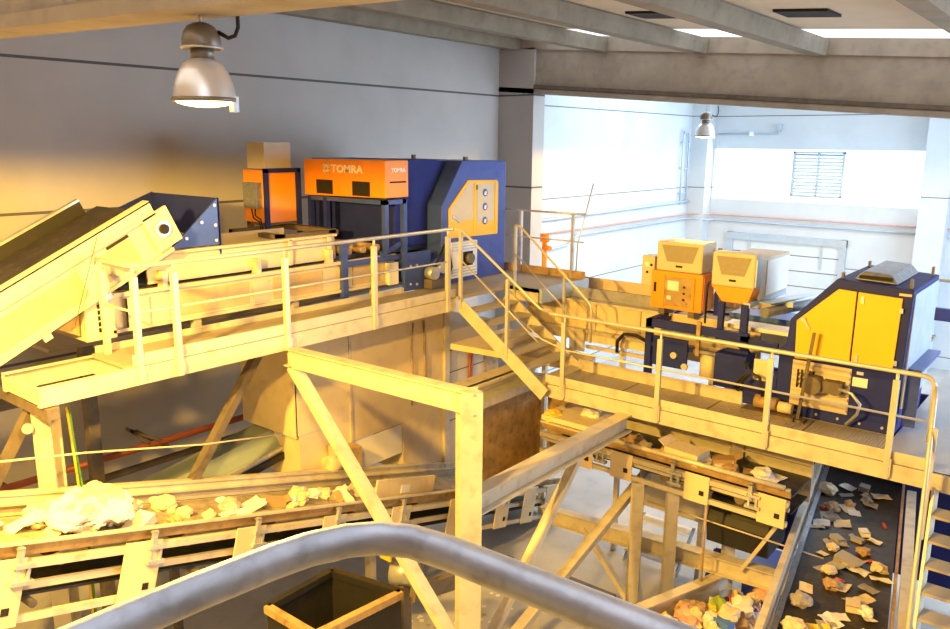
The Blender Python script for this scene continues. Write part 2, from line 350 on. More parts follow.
# frame under the walkway
t = T('support_frame', 'pale steel portal frame carrying the upper walkway, in front of the lower conveyor', 'steel frame', (-5.15, 6.3, 0))
t.part('column', MB().ibeam((-5.15, 6.3, 0), (-5.15, 6.3, 4.62), .24, .24, .018, up=(.8, -.6, 0)), 'steel')
t.part('cross_beam', MB().ibeam((-8.2, 6.3, 4.46), (-5.03, 6.3, 4.50), .16, .24, .018), 'steel')
t.part('brace', MB().bar((-8.10, 6.3, 4.34), (-5.27, 6.3, 1.45), .10, .16, up=(0, 1, 0)), 'steel')
t.part('base_plate', MB().box(-5.35, -4.95, 6.1, 6.5, 0, .03), 'steel')
t.part('long_beam', MB().ibeam((-5.15, 6.42, 3.30), (-5.15, 9.86, 3.30), .20, .26, .018), 'steel')
t.part('brace', MB().bar((-5.15, 8.55, 3.15), (-5.15, 6.55, 1.30), .09, .12, up=(1, 0, 0)), 'steel')
t = T('diagonal_brace', 'long diagonal steel brace crossing the columns below the right walkway', 'steel brace', (-5.2, 8.8, .8))
t.part('channel', MB().bar((-5.22, 10.75, 2.20), (-5.22, 7.3, 1.15), .10, .14, up=(1, 0, 0)), 'steel')
t.part('gusset_plate', MB().box(-5.2, -5.18, 10.5, 10.85, 2.0, 2.35), 'steel')
single('diagonal_brace', 'diagonal steel brace under the upper walkway leaning left behind the lower conveyor', 'steel brace', MB().bar((-8.6, 6.15, 4.5), (-8.6, 4.75, 2.6), .10, .12, up=(1, 0, 0)), 'dullsteel')
t = T('support_column', 'pale steel column with green cables at the left end of the upper walkway', 'steel column', (-8.6, 3.42, 0))
t.part('column', MB().ibeam((-8.6, 3.42, 0), (-8.6, 3.42, 4.52), .2, .2, .016, up=(.6, -.8, 0)), 'steel')
t.part('head_beam', MB().bar((-9.25, 3.3, 4.48), (-8.1, 3.3, 4.48), .12, .12), 'dullsteel')
t.part('cable', MB().tube([(-8.50, 3.62, 4.4), (-8.47, 3.63, 3.9), (-8.46, 3.66, 3.5), (-8.44, 3.66, 2.9), (-8.44, 3.66, .1)], .016, 8), 'green', label='green cable')
t.part('cable', MB().tube([(-8.46, 3.58, 4.4), (-8.43, 3.60, 3.8), (-8.42, 3.62, 3.2), (-8.42, 3.62, .1)], .013, 8), 'yellow', label='yellow cable')
single('diagonal_brace', 'dark diagonal brace at the left edge beside the column with green cables', 'steel brace', MB().bar((-8.75, 3.36, 4.42), (-9.1, 2.45, 2.6), .09, .12, up=(1, 0, 0)), 'dullsteel')
single('clamp_disc', 'round pale clamp on the dark brace at the left edge', 'clamp', MB().cyl((-8.62, 3.24, 4.23), (-8.58, 3.22, 4.23), .055), 'galv')
single('pull_cord', 'thin pale pull cord stretched above the lower conveyor', 'cord', MB().tube([(-8.2, 2.2, 4.22), (-8.2, 3.6, 3.95), (-8.22, 5.0, 3.62), (-8.25, 6.2, 3.40)], .011, 8), 'cream')
for y0, lab in ((5.35, 'steel post under the upper walkway nearest the green cables'), (7.0, 'steel post hidden mostly behind the beige bunker')):
    if y0 < 6: single('support_column', lab, 'steel column', MB().ibeam((-9.9, y0 + .15, 0), (-9.9, y0 + .15, 4.5), .16, .16, .014), 'dullsteel')
t = T('wall_pipe', 'reddish pipe along the lower part of the long wall', 'pipe', (-12.0, 6, 2.25))
t.part('pipe', MB().tube([(-12.0, 2.0, 2.25), (-12.0, 16.5, 2.25)], .055), 'red')
for y in (4.2, 6.6, 9.0): t.part('bracket', MB().box(-13, -11.95, y, y + .05, 2.13, 2.19), 'dullsteel')
single('wall_pipe', 'dark pipe running just below the reddish pipe on the long wall', 'pipe', MB().tube([(-12.0, 2.0, 1.93), (-12.0, 16.5, 1.93)], .06), 'dullsteel')
single('wall_bracket', 'small dark forked bracket on the reddish wall pipe', 'bracket', MB().bar((-11.95, 6.3, 2.3), (-11.95, 5.95, 2.66), .04, .05).bar((-11.95, 6.5, 2.3), (-11.95, 6.0, 2.62), .04, .05), 'dullsteel')
single('cable_tray', 'dark cable tray hung under the upper walkway', 'cable tray', MB().box(-10.3, -10.1, 3.4, 8.2, 4.0, 4.1), 'dullsteel')

# ------------------------------------------------------------------ stair between the two walkways
t = T('staircase', 'short yellow-lit steel stair linking the upper and the right walkway', 'staircase', (-7.3, 10.3, 3.5))
a0, a1 = V((-8.12, 0, 4.62)), V((-6.46, 0, 3.46))
for y in (9.70, 10.90):
    t.part('stringer', MB().bar((a0.x, y, a0.z), (a1.x, y, a1.z), .025, .22), 'steel')
for k in range(6):
    s = (k + .6) / 6.2; p = a0.lerp(a1, s)
    t.part('tread', MB().box(p.x - .13, p.x + .13, 9.72, 10.88, p.z + .02, p.z + .055), 'tread')
n = t.part('handrail', MB().tube([(-8.16, 9.55, 5.865), (-8.12, 9.70, 5.84), (-6.60, 9.72, 4.78), (-6.48, 9.80, 4.715)], .022), 'rail')
t.part('mid_rail', MB().tube([(-8.12, 9.70, 5.36), (-6.60, 9.70, 4.26)], .013), 'rail', n)
for s in (.62,):
    p = V((-8.12, 9.70, 5.84)).lerp(V((-6.60, 9.70, 4.78)), s); t.part('post', MB().box(p.x - .024, p.x + .024, 9.66, 9.71, p.z - 1.28, p.z - .02), 'rail', n)
t.part('post', MB().box(-8.14, -8.09, 9.66, 9.71, 4.58, 5.82), 'rail', n)
n = t.part('handrail', MB().tube([(-7.95, 10.93, 5.84), (-7.86, 10.93, 5.82), (-6.52, 10.93, 4.74), (-6.44, 10.93, 4.66), (-6.42, 10.93, 4.55), (-6.42, 10.93, 4.05)], .02), 'rail')
t.part('mid_rail', MB().tube([(-7.95, 10.93, 5.36), (-6.75, 10.93, 4.38)], .012), 'rail', n)
for x, z0, z1 in ((-7.95, 4.55, 5.84), (-6.95, 3.9, 5.07)): t.part('post', MB().box(x - .02, x + .02, 10.91, 10.95, z0, z1), 'galv', n)

t = T('handrail', 'grey galvanised guard rail on the landing behind the left sorter', 'handrail', (-8.4, 12.4, ZD))
t.part('top_rail', MB().tube([(-9.3, 12.4, 5.95), (-7.46, 12.4, 5.95)], .02), 'galv')
t.part('mid_rail', MB().tube([(-9.3, 12.4, 5.45), (-7.5, 12.4, 5.45)], .013), 'galv')
t.part('toe_board', MB().box(-9.3, -7.45, 12.39, 12.41, ZD, ZD + .14), 'rust_and_shade')
for x in (-8.9, -7.74): t.part('post', MB().box(x - .024, x + .024, 12.37, 12.43, ZD, 5.95), 'galv')
single('antenna_rod', 'thin leaning rod above the landing guard rail against the bright wall', 'rod', MB().tube([(-7.66, 12.42, 4.9), (-7.64, 12.42, 5.4), (-7.36, 12.42, 6.51)], .012, 8), 'galv')
t = T('hydrant', 'small orange valve unit standing behind the landing guard rail', 'valve', (-8.55, 12.7, ZD - .3))
t.part('body', MB().cyl((-8.55, 12.7, ZD - .3), (-8.55, 12.7, 5.35), .05), 'orange')
t.part('cap', MB().cyl((-8.55, 12.7, 5.35), (-8.55, 12.7, 5.5), .09), 'orange')
t.part('outlet', MB().cyl((-8.55, 12.7, 5.25), (-8.33, 12.55, 5.25), .045), 'orange')

# ------------------------------------------------------------------ left sorting line: feed conveyor
t = T('feed_conveyor', 'long belt conveyor with panelled side frame leading to the left sorter', 'conveyor', (-9.9, 7, ZD - .2))
t.part('side_frame', MB().box(-9.24, -9.20, 4.5, 9.28, 4.93, 5.40).box(-9.20, -9.15, 4.5, 9.28, 5.36, 5.41).box(-9.20, -9.15, 4.5, 9.28, 4.93, 4.97), 'cream')
t.part('side_frame', MB().box(-10.64, -10.60, 4.5, 9.28, 4.93, 5.40), 'cream')
t.part('skirt_plate', MB().hull8([(-9.30, 5.05, 5.44), (-9.30, 8.1, 5.44), (-9.27, 8.1, 5.44), (-9.27, 5.05, 5.44), (-9.34, 5.05, 5.80), (-9.34, 8.1, 5.80), (-9.31, 8.1, 5.80), (-9.31, 5.05, 5.80)]).box(-9.34, -9.24, 5.05, 8.1, 5.79, 5.825), 'cream')
t.part('skirt_plate', MB().box(-10.55, -10.52, 5.05, 8.1, 5.44, 5.82), 'cream')
t.part('belt', MB().box(-10.5, -9.34, 4.7, 10.6, 5.40, 5.46), 'belt')
for y0, y1 in ((5.35, 6.45), (6.85, 7.75), (8.35, 8.95)):
    t.part('cover_panel', MB().box(-9.20, -9.185, y0, y1, 5.0, 5.31), 'tan', bev=.004)
for y in (5.22, 6.62, 7.92):
    t.part('clamp', MB().box(-9.30, -9.17, y - .035, y + .035, 5.38, 5.60), 'steel')
for y in (7.2, 7.93): t.part('skirt_rib', MB().box(-9.27, -9.24, y, y + .06, 5.44, 5.8), 'steel')
for y in (6.52, 8.05): t.part('plate', MB().box(-9.185, -9.175, y, y + .24, 5.0, 5.3), 'cream')
for y in (5.6, 7.2, 8.8): t.part('foot', MB().box(-9.3, -9.2, y, y + .1, 4.76, 4.94), 'steel')
h = t.part('head_box', MB().box(-10.66, -9.15, 4.18, 4.55, 4.88, 5.42), 'cream', bev=.01)
sl = MB()
for k in range(5): sl.box(-9.15, -9.143, 4.33, 4.36, 4.98 + .07 * k, 5.03 + .07 * k)
t.part('slots', sl, 'hole', h)
t.part('bearing_plate', MB().box(-9.2, -9.16, 4.70, 4.98, 4.97, 5.33), 'cream', bev=.004)
t.part('slots', MB().box(-9.16, -9.155, 4.68, 4.70, 4.97, 5.33).box(-9.16, -9.155, 4.80, 4.84, 5.1, 5.14).box(-9.16, -9.155, 4.80, 4.84, 5.18, 5.22).box(-9.16, -9.155, 4.80, 4.84, 5.26, 5.30), 'hole')

# inclined conveyor at the far left
P = V((-9.1, 5.02, 6.47)); d = V((0, -1, -.49)); d.normalize(); nn = V((0, -.49, 1)).normalized()
def F(a, b, c): return P + d * a + V((-1, 0, 0)) * b + V((0, -d.z, d.y * -1)) * c if False else P + d * a + V((-1, 0, 0)) * b + V((0, d.z, -d.y)) * c
t = T('inclined_conveyor', 'inclined belt conveyor rising from the left edge and tipping into the blue hopper', 'conveyor', (-9.8, 3.4, 4.8))
t.part('side_plate', MB().fbox(F, .0, 4.2, 0, .03, -.66, -.16).fbox(F, .0, 4.2, -.03, .03, -.68, -.64), 'cream')
t.part('flange', MB().fbox(F, .0, 4.2, -.05, .06, -.17, -.13).fbox(F, .0, 4.2, -.03, -.01, -.15, 0.).fbox(F, .0, 4.2, -.03, .10, -.02, .01), 'cream')
t.part('side_plate', MB().fbox(F, .15, 4.2, 1.45, 1.48, -.66, .02), 'black')
t.part('flange', MB().fbox(F, .15, 4.2, 1.44, 1.52, .0, .03), 'galv')
t.part('belt', MB().fbox(F, .0, 4.2, .12, 1.40, -.20, -.15), 'belt')
t.part('return_belt', MB().fbox(F, .2, 4.2, .15, 1.40, -.56, -.52), 'belt')
t.part('drum', MB().cyl(F(.08, .06, -.34), F(.08, 1.42, -.34), .19), 'dullsteel')
hs = t.part('bearing_housing', MB().fbox(F, -.16, .20, -.05, .0, -.60, -.14), 'cream', bev=.006)
t.part('bearing', MB().cyl(F(.02, -.08, -.36), F(.02, -.04, -.36), .10), 'galv', hs)
t.part('shaft_end', MB().cyl(F(.02, -.11, -.36), F(.02, -.05, -.36), .06), 'hole', hs)
for a, b in ((.42, .88), (1.15, 2.4), (2.75, 3.9)): t.part('cover_panel', MB().fbox(F, a, b, -.012, .0, -.58, -.26), 'tan')
t.part('slot', MB().fbox(F, .42, .72, -.016, .0, -.24, -.21), 'hole')
for a in (.95, 1.75, 2.6): t.part('bracket', MB().fbox(F, a, a + .10, -.05, .0, -.74, -.66), 'galv')
t.part('pull_cord', MB().tube([F(.75, -.06, -.02), F(1.5, -.08, -.75)], .006, 6), 'dullsteel')
t.part('leg', MB().bar(F(2.6, .1, -.66), (-9.2, F(2.6, 0, 0).y, 0), .10, .10, up=(0, 1, 0)), 'steel')
single('hood_plate', 'brownish sloping underplate below the inclined conveyor', 'chute', MB().hull8([(-9.25, 3.75, 5.15), (-9.25, 4.15, 5.45), (-9.25, 4.16, 5.4), (-9.25, 4.15, 4.95), (-10.5, 3.75, 5.15), (-10.5, 4.15, 5.45), (-10.5, 4.16, 5.4), (-10.5, 4.15, 4.95)]), 'rust_and_shade')

t = T('hopper', 'blue open hopper catching the end of the inclined conveyor', 'hopper', (-10.1, 5.8, 5.45))
t.part('back_wall', MB().box(-10.95, -9.30, 6.10, 6.13, 5.5, 6.45), 'navy')  # navy for the shaded inner walls, lighter blue for the lit one
t.part('side_wall', MB().prism([(5.40, 5.84), (6.12, 5.84), (6.12, 6.46)], 'x', -9.33, -9.30), 'blue')
t.part('side_wall', MB().prism([(5.30, 5.84), (6.12, 5.5), (6.12, 6.46), (5.45, 6.2)], 'x', -10.96, -10.93), 'navy')
t.part('skirt_plate', MB().hull8([(-10.93, 5.5, 5.5), (-10.93, 6.1, 5.9), (-9.35, 6.1, 5.9), (-9.35, 5.5, 5.5), (-10.93, 5.5, 5.53), (-10.93, 6.1, 5.93), (-9.35, 6.1, 5.93), (-9.35, 5.5, 5.53)]), 'rust_and_shade')
for p in ((6.05, 6.36), (6.05, 6.10), (6.05, 5.9), (5.85, 6.15), (5.62, 5.96)): t.part('bolt', MB().cyl((-9.30, p[0], p[1]), (-9.28, p[0], p[1]), .022, 8), 'galv')

# ------------------------------------------------------------------ left sorter
t = T('optical_sorter', 'tall blue sorter housing with a yellow door, daylight painted on its upper part, on the upper walkway', 'sorting machine', (-10, 10.8, ZD))
t.part('housing', MB().prism([(9.95, 4.78), (12.02, 4.76), (12.02, 6.87), (10.76, 6.88), (10.24, 6.14), (10.22, 5.3), (9.95, 5.2)], 'x', -11.35, -9.0), 'blue', bev=.012)
t.part('side_cover', MB().prism([(9.40, 5.46), (10.21, 5.46), (10.21, 6.15), (10.70, 6.86), (10.4, 6.90), (9.45, 6.90)], 'x', -11.4, -9.32), 'navy', bev=.01)  # navy paints the unlit side of the blue housing dark
t.part('base_plate', MB().box(-9.06, -9.0, 9.32, 9.95, 4.79, 5.42), 'blue', bev=.006)
dr = t.part('door', MB().prism([(11.74, 6.53), (10.90, 6.55), (10.40, 6.08), (10.40, 5.57), (11.76, 5.55)], 'x', -9.0, -8.975), 'yellow', bev=.006)
t.part('door_strip', MB().box(-8.975, -8.955, 11.06, 11.12, 5.58, 6.5), 'yellow', dr)
t.part('door_strip', MB().box(-8.975, -8.955, 11.66, 11.74, 5.58, 6.5), 'yellow', dr)
t.part('door_panel', MB().prism([(11.04, 6.50), (10.92, 6.50), (10.44, 6.05), (10.44, 5.86), (11.04, 5.86)], 'x', -8.975, -8.970), 'cream', dr, label='upper door panel, cream painted for daylight')  # cream puts the daylight on the yellow door into its colour
t.part('door_panel', MB().box(-8.975, -8.968, 11.14, 11.64, 5.80, 6.48), 'cream', dr, label='upper door panel, cream painted for daylight')
for k, z in enumerate((6.32, 6.07, 5.82)):
    bm = MB(); bm.lathe([(0, 0), (.07, 0), (.07, .004), (0, .004)], (0, 0, 0), 20); bmesh.ops.transform(bm.bm, matrix=Matrix.Translation((-8.966, 11.37, z)) @ Matrix.Rotation(pi / 2, 4, 'Y'), verts=bm.bm.verts)
    st = t.part('round_sticker', bm, 'decal', dr)
    t.part('pictogram', MB().lathe([(0, 0), (.022, 0), (.022, .03), (0, .03)], (-8.962, 11.37, z - .01), 8).box(-8.966, -8.958, 11.345, 11.395, z - .045, z - .012), 'white', st)
t.part('latch', MB().bar((-8.96, 10.52, 5.93), (-8.96, 10.66, 5.83), .03, .03).cyl((-8.97, 10.5, 5.94), (-8.94, 10.5, 5.94), .03), 'galv', dr)
t.part('door_handle', MB().box(-8.975, -8.94, 11.10, 11.13, 6.38, 6.46), 'dullsteel', dr)
gb = t.part('valve_block', MB().box(-9.0, -8.90, 10.36, 11.08, 4.88, 5.50), 'white', bev=.008)
t.part('louvre_slats', (lambda m: [m.box(-8.90, -8.885, 10.38, 11.06, z, z + .022) for z in (4.92, 4.97, 5.02, 5.36, 5.41, 5.46)] and m)(MB()), 'galv', gb)
t.part('recess', MB().box(-8.90, -8.895, 10.68, 10.95, 5.07, 5.32), 'hole', gb)
t.part('motor', MB().cyl((-8.9, 10.83, 5.2), (-8.82, 10.83, 5.2), .09), 'dullsteel', gb)
pu = t.part('pump', MB().cyl((-8.96, 9.85, 5.05), (-8.80, 9.85, 5.05), .11).cyl((-8.92, 10.05, 5.12), (-8.80, 10.05, 5.12), .09), 'galv')
t.part('pump_foot', MB().box(-8.97, -8.8, 9.75, 10.15, 4.8, 4.95), 'dullsteel', pu)
t.part('hose', MB().tube([(-8.85, 9.85, 5.1), (-8.82, 10.0, 5.35), (-8.86, 10.15, 5.5), (-8.9, 10.3, 5.4), (-8.86, 10.33, 5.1), (-8.86, 10.2, 4.86)], .022, 8), 'black', pu)
for y, z in ((9.45, 4.9), (9.6, 4.88), (9.45, 5.2), (9.6, 5.2)): t.part('bolt', MB().cyl((-9.0, y, z), (-8.98, y, z), .02, 8), 'galv')
t.part('lifting_eye', MB().box(-9.1, -9.05, 10.9, 10.98, 6.87, 6.95), 'dullsteel'); t.part('lifting_eye', MB().box(-11.0, -10.95, 11.6, 11.68, 6.87, 6.95), 'dullsteel')

# detector bridge over the belt
t = T('optical_scanner', 'wide orange detector box with white lettering over the left belt', 'detector', (-10, 9.2, 6.28))
b = t.part('box', MB().prism([(-10.92, 6.30), (-8.98, 6.33), (-8.98, 6.91), (-10.88, 6.90), (-10.92, 6.86)], 'y', 8.88, 9.40), 'orange', bev=.012)
for x0 in (-10.60, -9.72): t.part('window', MB().box(x0, x0 + .40, 8.868, 8.88, 6.34, 6.57), 'hole', b)
t.part('lettering', lettering('TOMRA', .17, Matrix.Translation((-10.22, 8.874, 6.70)) @ Matrix.Rotation(pi / 2, 4, 'X') @ Matrix.Diagonal((1.22, 1, 1, 1))), 'logo', b)
em = MB(); x0, z0, s = -10.42, 6.68, .155
for i in (0, 1):
    for j in (0, 1):
        a, c = x0 + i * s * .54, z0 + j * s * .54; e = s * .46; h = .018
        em.box(a, a + e, 8.872, 8.88, c, c + h).box(a, a + e, 8.872, 8.88, c + e - h, c + e).box(a, a + h, 8.872, 8.88, c, c + e).box(a + e - h, a + e, 8.872, 8.88, c, c + e)
t.part('emblem', em, 'logo', b)
t.part('lettering', lettering('TOMRA', .085, Matrix.Translation((-8.974, 9.02, 6.73)) @ Matrix.Rotation(pi / 2, 4, 'Z') @ Matrix.Rotation(pi / 2, 4, 'X')), 'logo', b)
t.part('vent_slot', MB().box(-8.98, -8.972, 8.98, 9.34, 6.56, 6.585), 'hole', b)
t = T('detector_stand', 'blue steel stand carrying the wide orange detector box', 'stand', (-10, 9.1, ZD))
for x, y in ((-10.85, 8.95), (-10.45, 8.95), (-10.85, 9.3)): t.part('leg', MB().box(x - .04, x + .04, y - .04, y + .04, 5.42, 6.28), 'navy')
t.part('leg', MB().box(-9.13, -9.05, 8.94, 9.02, 5.45, 6.28), 'blue'); t.part('leg', MB().box(-9.13, -9.05, 9.36, 9.44, 5.0, 6.28), 'blue')
t.part('top_frame', MB().box(-10.9, -9.05, 8.92, 9.0, 6.22, 6.29).box(-10.9, -9.05, 9.34, 9.42, 6.22, 6.29).box(-9.13, -9.05, 8.92, 9.42, 6.22, 6.29), 'blue')
t.part('leg', MB().box(-9.18, -9.10, 8.08, 8.18, 4.80, 5.68), 'blue'); t.part('cap', MB().box(-9.2, -9.08, 8.04, 8.30, 5.66, 5.72), 'blue')
t.part('side_rail', MB().box(-9.16, -9.10, 8.18, 9.45, 5.32, 5.40), 'blue')
t.part('side_rail', MB().bar((-9.12, 8.9, 5.44), (-9.12, 9.5, 5.62), .05, .08), 'blue')
single('junction_box', 'white switch box between the blue base plate and the railing post', 'switch box', MB().box(-9.18, -9.08, 9.05, 9.26, 4.92, 5.28), 'white', bev=.008)
single('cover_frame', 'dark flat frame lying across the left belt in front of the orange detector', 'frame', MB().box(-11.3, -10.0, 7.6, 7.72, 5.72, 5.78).box(-11.3, -11.2, 7.6, 8.8, 5.72, 5.78).box(-10.1, -10.0, 7.6, 8.8, 5.70, 5.78).box(-11.3, -10.0, 8.6, 8.75, 5.72, 5.80), 'dullsteel')  # flat cover frame over the belt
for k, y in enumerate((8.15, 8.45, 8.75)):
    single('belt_roller', 'brownish roller across the left belt, %s' % ('nearest the railing', 'the middle one of three', 'right below the orange detector')[k], 'roller', MB().cyl((-10.5, y + .2, 5.53), (-9.25, y + .2, 5.53), .06), 'rust_and_shade', group='rollers on the left belt')

# control cabinet by the wall
t = T('control_cabinet', 'orange control cabinet with a dark frame and beige top by the long wall', 'cabinet', (-11.2, 8.4, ZD))
t.part('body', MB().box(-11.55, -10.96, 8.10, 8.76, 5.86, 6.72), 'orange2', bev=.008)
t.part('door', MB().box(-10.96, -10.945, 8.16, 8.70, 5.90, 6.66), 'orange2')
t.part('frame', MB().box(-10.96, -10.91, 8.06, 8.14, 5.5, 6.74).box(-10.96, -10.91, 8.72, 8.80, 5.5, 6.74).box(-10.96, -10.91, 8.06, 8.80, 6.68, 6.75), 'navy')
t.part('side_box', MB().box(-11.4, -11.05, 7.98, 8.10, 6.10, 6.52), 'pipe', label='grey box on its side')
t.part('top_box', MB().box(-11.45, -10.98, 8.12, 8.66, 6.74, 7.17), 'cream', bev=.008)
t.part('stand', MB().box(-11.5, -11.42, 8.1, 8.18, ZD - .3, 5.86).box(-11.04, -10.96, 8.1, 8.18, ZD - .3, 5.86).box(-11.5, -11.42, 8.68, 8.76, ZD - .3, 5.86).box(-11.5, -10.96, 8.1, 8.76, 5.82, 5.86), 'dullsteel')
t.part('cables', MB().tube([(-11.2, 8.06, 6.08), (-11.15, 8.02, 5.98), (-11.05, 8.05, 5.92), (-11.0, 8.06, 5.7)], .012, 6).tube([(-11.3, 8.06, 6.08), (-11.2, 8.02, 5.94), (-11.08, 8.05, 5.88), (-11.05, 8.06, 5.65)], .012, 6), 'black')
t = T('back_platform', 'dark steel platform behind the left line carrying the orange cabinet', 'platform', (-11.8, 8.2, ZD - .35))
t.part('deck', MB().box(-12.9, -10.75, 4.4, 12.3, ZD - .35, ZD - .3), 'grate')
for y in (5.0, 8.5, 12.0): t.part('leg', MB().box(-11.3, -11.14, y, y + .16, 0, ZD - .35), 'dullsteel')

# ------------------------------------------------------------------ right walkway
ZW = 3.60
t = T('walkway', 'right steel walkway in front of the yellow and navy sorter', 'walkway', (-4, 10.3, 3.4))
t.part('deck', MB().box(-6.60, -1.05, 9.88, 10.80, ZW - .045, ZW), 'grate')
t.part('deck', MB().box(-1.88, .6, 9.88, 17.0, ZW - .05, ZW + .002), 'checker', label='grey checker plate end of the deck')
t.part('edge_beam', MB().chan((-6.60, 9.85, 3.49), (-.6, 9.85, 3.49), .07, .20, up=(0, 0, 1)).box(-6.6, -.6, 9.835, 9.855, 3.39, 3.59), 'steel')
t.part('edge_beam', MB().box(-6.60, -1.9, 10.80, 10.86, 3.40, 3.60), 'steel')
t.part('toe_board', MB().box(-6.55, -1.3, 9.85, 9.865, 3.60, 3.74), 'steel')
t.part('toe_board', MB().box(-6.55, -3.85, 10.80, 10.82, 3.60, 3.78), 'steel')
for x in (-6.2, -4.7, -3.2, -1.7): t.part('cross_beam', MB().bar((x, 9.9, 3.46), (x, 10.8, 3.46), .07, .14), 'steel')
for x in (-5.45, -4.15, -2.85): t.part('deck_joint', MB().box(x, x + .02, 9.9, 10.78, ZW, ZW + .004), 'dullsteel')
t = T('handrail', 'long handrail along the right walkway in front of the yellow doors', 'handrail', (-4, 9.85, 3.4), G)
zt = 4.70
t.part('top_rail', MB().tube([(-6.48, 9.80, 4.715), (-6.40, 9.83, zt), (-6.2, 9.83, zt), (-1.50, 9.83, zt), (-1.41, 9.83, zt - .02), (-1.37, 9.83, zt - .10), (-1.36, 9.83, 3.95)], .027), 'rail')
t.part('mid_rail', MB().tube([(-6.9, 9.83, 4.45), (-6.62, 9.83, 4.28), (-6.2, 9.83, 4.18), (-1.40, 9.83, 4.18)], .014), 'rail')
for x in (-6.22, -4.67, -3.17, -1.75):
    q = t.part('post', MB().box(x - .034, x + .034, 9.79, 9.83, 3.41, 4.60).cyl((x, 9.83, 4.5), (x, 9.83, zt), .018), 'rail')
    t.part('bolt_plate', MB().box(x + .03, x + .05, 9.79, 9.85, 3.44, 3.66), 'rail', q)
# stair down from the right walkway
t = T('staircase', 'steel stair descending at the right edge beside the dark waste belt', 'staircase', (-.8, 9, 0))
b0, b1 = V((-1.22, 9.75, 3.45)), V((-1.02, 8.2, .85))
t.part('stringer', MB().bar(b0, b1, .03, .2, up=(0, 1, .6)), 'steel'); t.part('stringer', MB().bar(b0 + V((.85, 0, 0)), b1 + V((.85, 0, 0)), .03, .2, up=(0, 1, .6)), 'steel')
for k in range(11):
    p = b0.lerp(b1, (k + .9) / 11.); t.part('tread', MB().box(p.x + .02, p.x + .83, p.y - .13, p.y + .13, p.z - .03, p.z), 'tread')
t.part('handrail', MB().tube([(-1.36, 9.83, 4.60), (-1.34, 9.74, 4.45), (-1.08, 8.2, 1.9), (-1.07, 8.15, .8)], .024), 'rail')
t.part('post', MB().box(-1.30, -1.25, 9.55, 9.60, 2.9, 4.2), 'rail')

# ------------------------------------------------------------------ right sorter
t = T('optical_sorter', 'navy sorter housing with big yellow doors on the right walkway', 'sorting machine', (-2.8, 11.6, ZW))
t.part('housing', MB().prism([(-3.40, 3.6), (-1.90, 3.6), (-1.86, 5.48), (-2.75, 5.53), (-3.29, 4.92), (-3.32, 4.55), (-3.40, 4.5)], 'y', 10.82, 12.45), 'navy', bev=.012)
t.part('base_plate', MB().box(-3.85, -3.40, 10.82, 11.0, 3.62, 4.12), 'navy', bev=.006)
t.part('side_panel', MB().prism([(10.9, 3.95), (12.4, 3.95), (12.4, 5.42), (10.9, 5.42)], 'x', -1.88, -1.85), 'paleblue', label='pale grey-blue side panel')
for pts, hx in (([(-3.20, 4.92), (-2.72, 5.40), (-2.50, 5.39), (-2.50, 4.44), (-3.18, 4.40)], 0), ([(-2.48, 5.39), (-1.97, 5.37), (-1.99, 4.47), (-2.48, 4.44)], 1)):
    dr = t.part('door', MB().prism(pts, 'y', 10.79, 10.82), 'yellow', bev=.006)
    if hx:
        for z in (5.30, 4.53): t.part('hinge', MB().box(-2.44, -2.40, 10.775, 10.79, z - .05, z + .05), 'galv', dr)
        for z in (5.22, 4.55): t.part('latch', MB().box(-1.99, -1.95, 10.775, 10.80, z - .03, z + .03), 'galv', dr)
    else:
        t.part('latch', MB().bar((-3.10, 10.78, 4.94), (-3.02, 10.78, 4.82), .03, .035, up=(0, 1, 0)).cyl((-3.11, 10.79, 4.95), (-3.11, 10.76, 4.95), .03), 'galv', dr)
lv = t.part('louvre_panel', MB().box(-3.2, -2.46, 10.80, 10.82, 3.76, 4.38), 'beige')
sl = MB()
for k in range(8): z = 3.80 + .072 * k; sl.hull8([(-3.19, 10.76, z), (-3.19, 10.80, z + .03), (-2.47, 10.80, z + .03), (-2.47, 10.76, z), (-3.19, 10.76, z + .012), (-3.19, 10.80, z + .042), (-2.47, 10.80, z + .042), (-2.47, 10.76, z + .012)])
t.part('louvre_slats', sl, 'cream', lv)
vs = MB()
for k in range(5): vs.box(-3.12 + .05 * k, -3.10 + .05 * k, 10.75, 10.765, 4.02, 4.27)
t.part('vent_bars', vs, 'hole', lv)
mo = t.part('motor', MB().cyl((-2.88, 10.80, 4.12), (-2.88, 10.58, 4.12), .12, 16).box(-2.76, -2.52, 10.64, 10.80, 4.05, 4.20).cyl((-2.6, 10.8, 4.12), (-2.6, 10.62, 4.12), .085, 16), 'dullsteel')
t.part('hose', MB().tube([(-2.55, 10.62, 4.14), (-2.38, 10.58, 4.12), (-2.27, 10.58, 4.0), (-2.3, 10.62, 3.85), (-2.44, 10.7, 3.66)], .02, 8), 'galv', mo)
t.part('placard', MB().box(-2.44, -2.26, 10.81, 10.82, 4.16, 4.28), 'white', label='white placard'); t.part('placard', MB().box(-2.40, -2.32, 10.81, 10.82, 4.32, 4.36), 'white', label='small white placard')
t.part('maker_plate', MB().box(-2.02, -1.88, 10.812, 10.82, 5.40, 5.43), 'cream')
rf = t.part('roof_vent', MB().hull8([(-2.60, 11.0, 5.52), (-2.60, 12.3, 5.52), (-2.08, 12.3, 5.50), (-2.08, 11.0, 5.50), (-2.52, 11.1, 5.62), (-2.52, 12.25, 5.64), (-2.18, 12.25, 5.62), (-2.18, 11.1, 5.60)]), 'pipe', bev=.02)
t.part('vent_slot', MB().box(-2.54, -2.16, 11.0, 11.06, 5.535, 5.575), 'hole', rf)
for x, y in ((-2.72, 10.95), (-1.92, 10.95), (-2.72, 12.3), (-1.92, 12.3)): t.part('lifting_eye', MB().box(x - .015, x + .015, y - .03, y + .03, 5.48, 5.60), 'dullsteel')
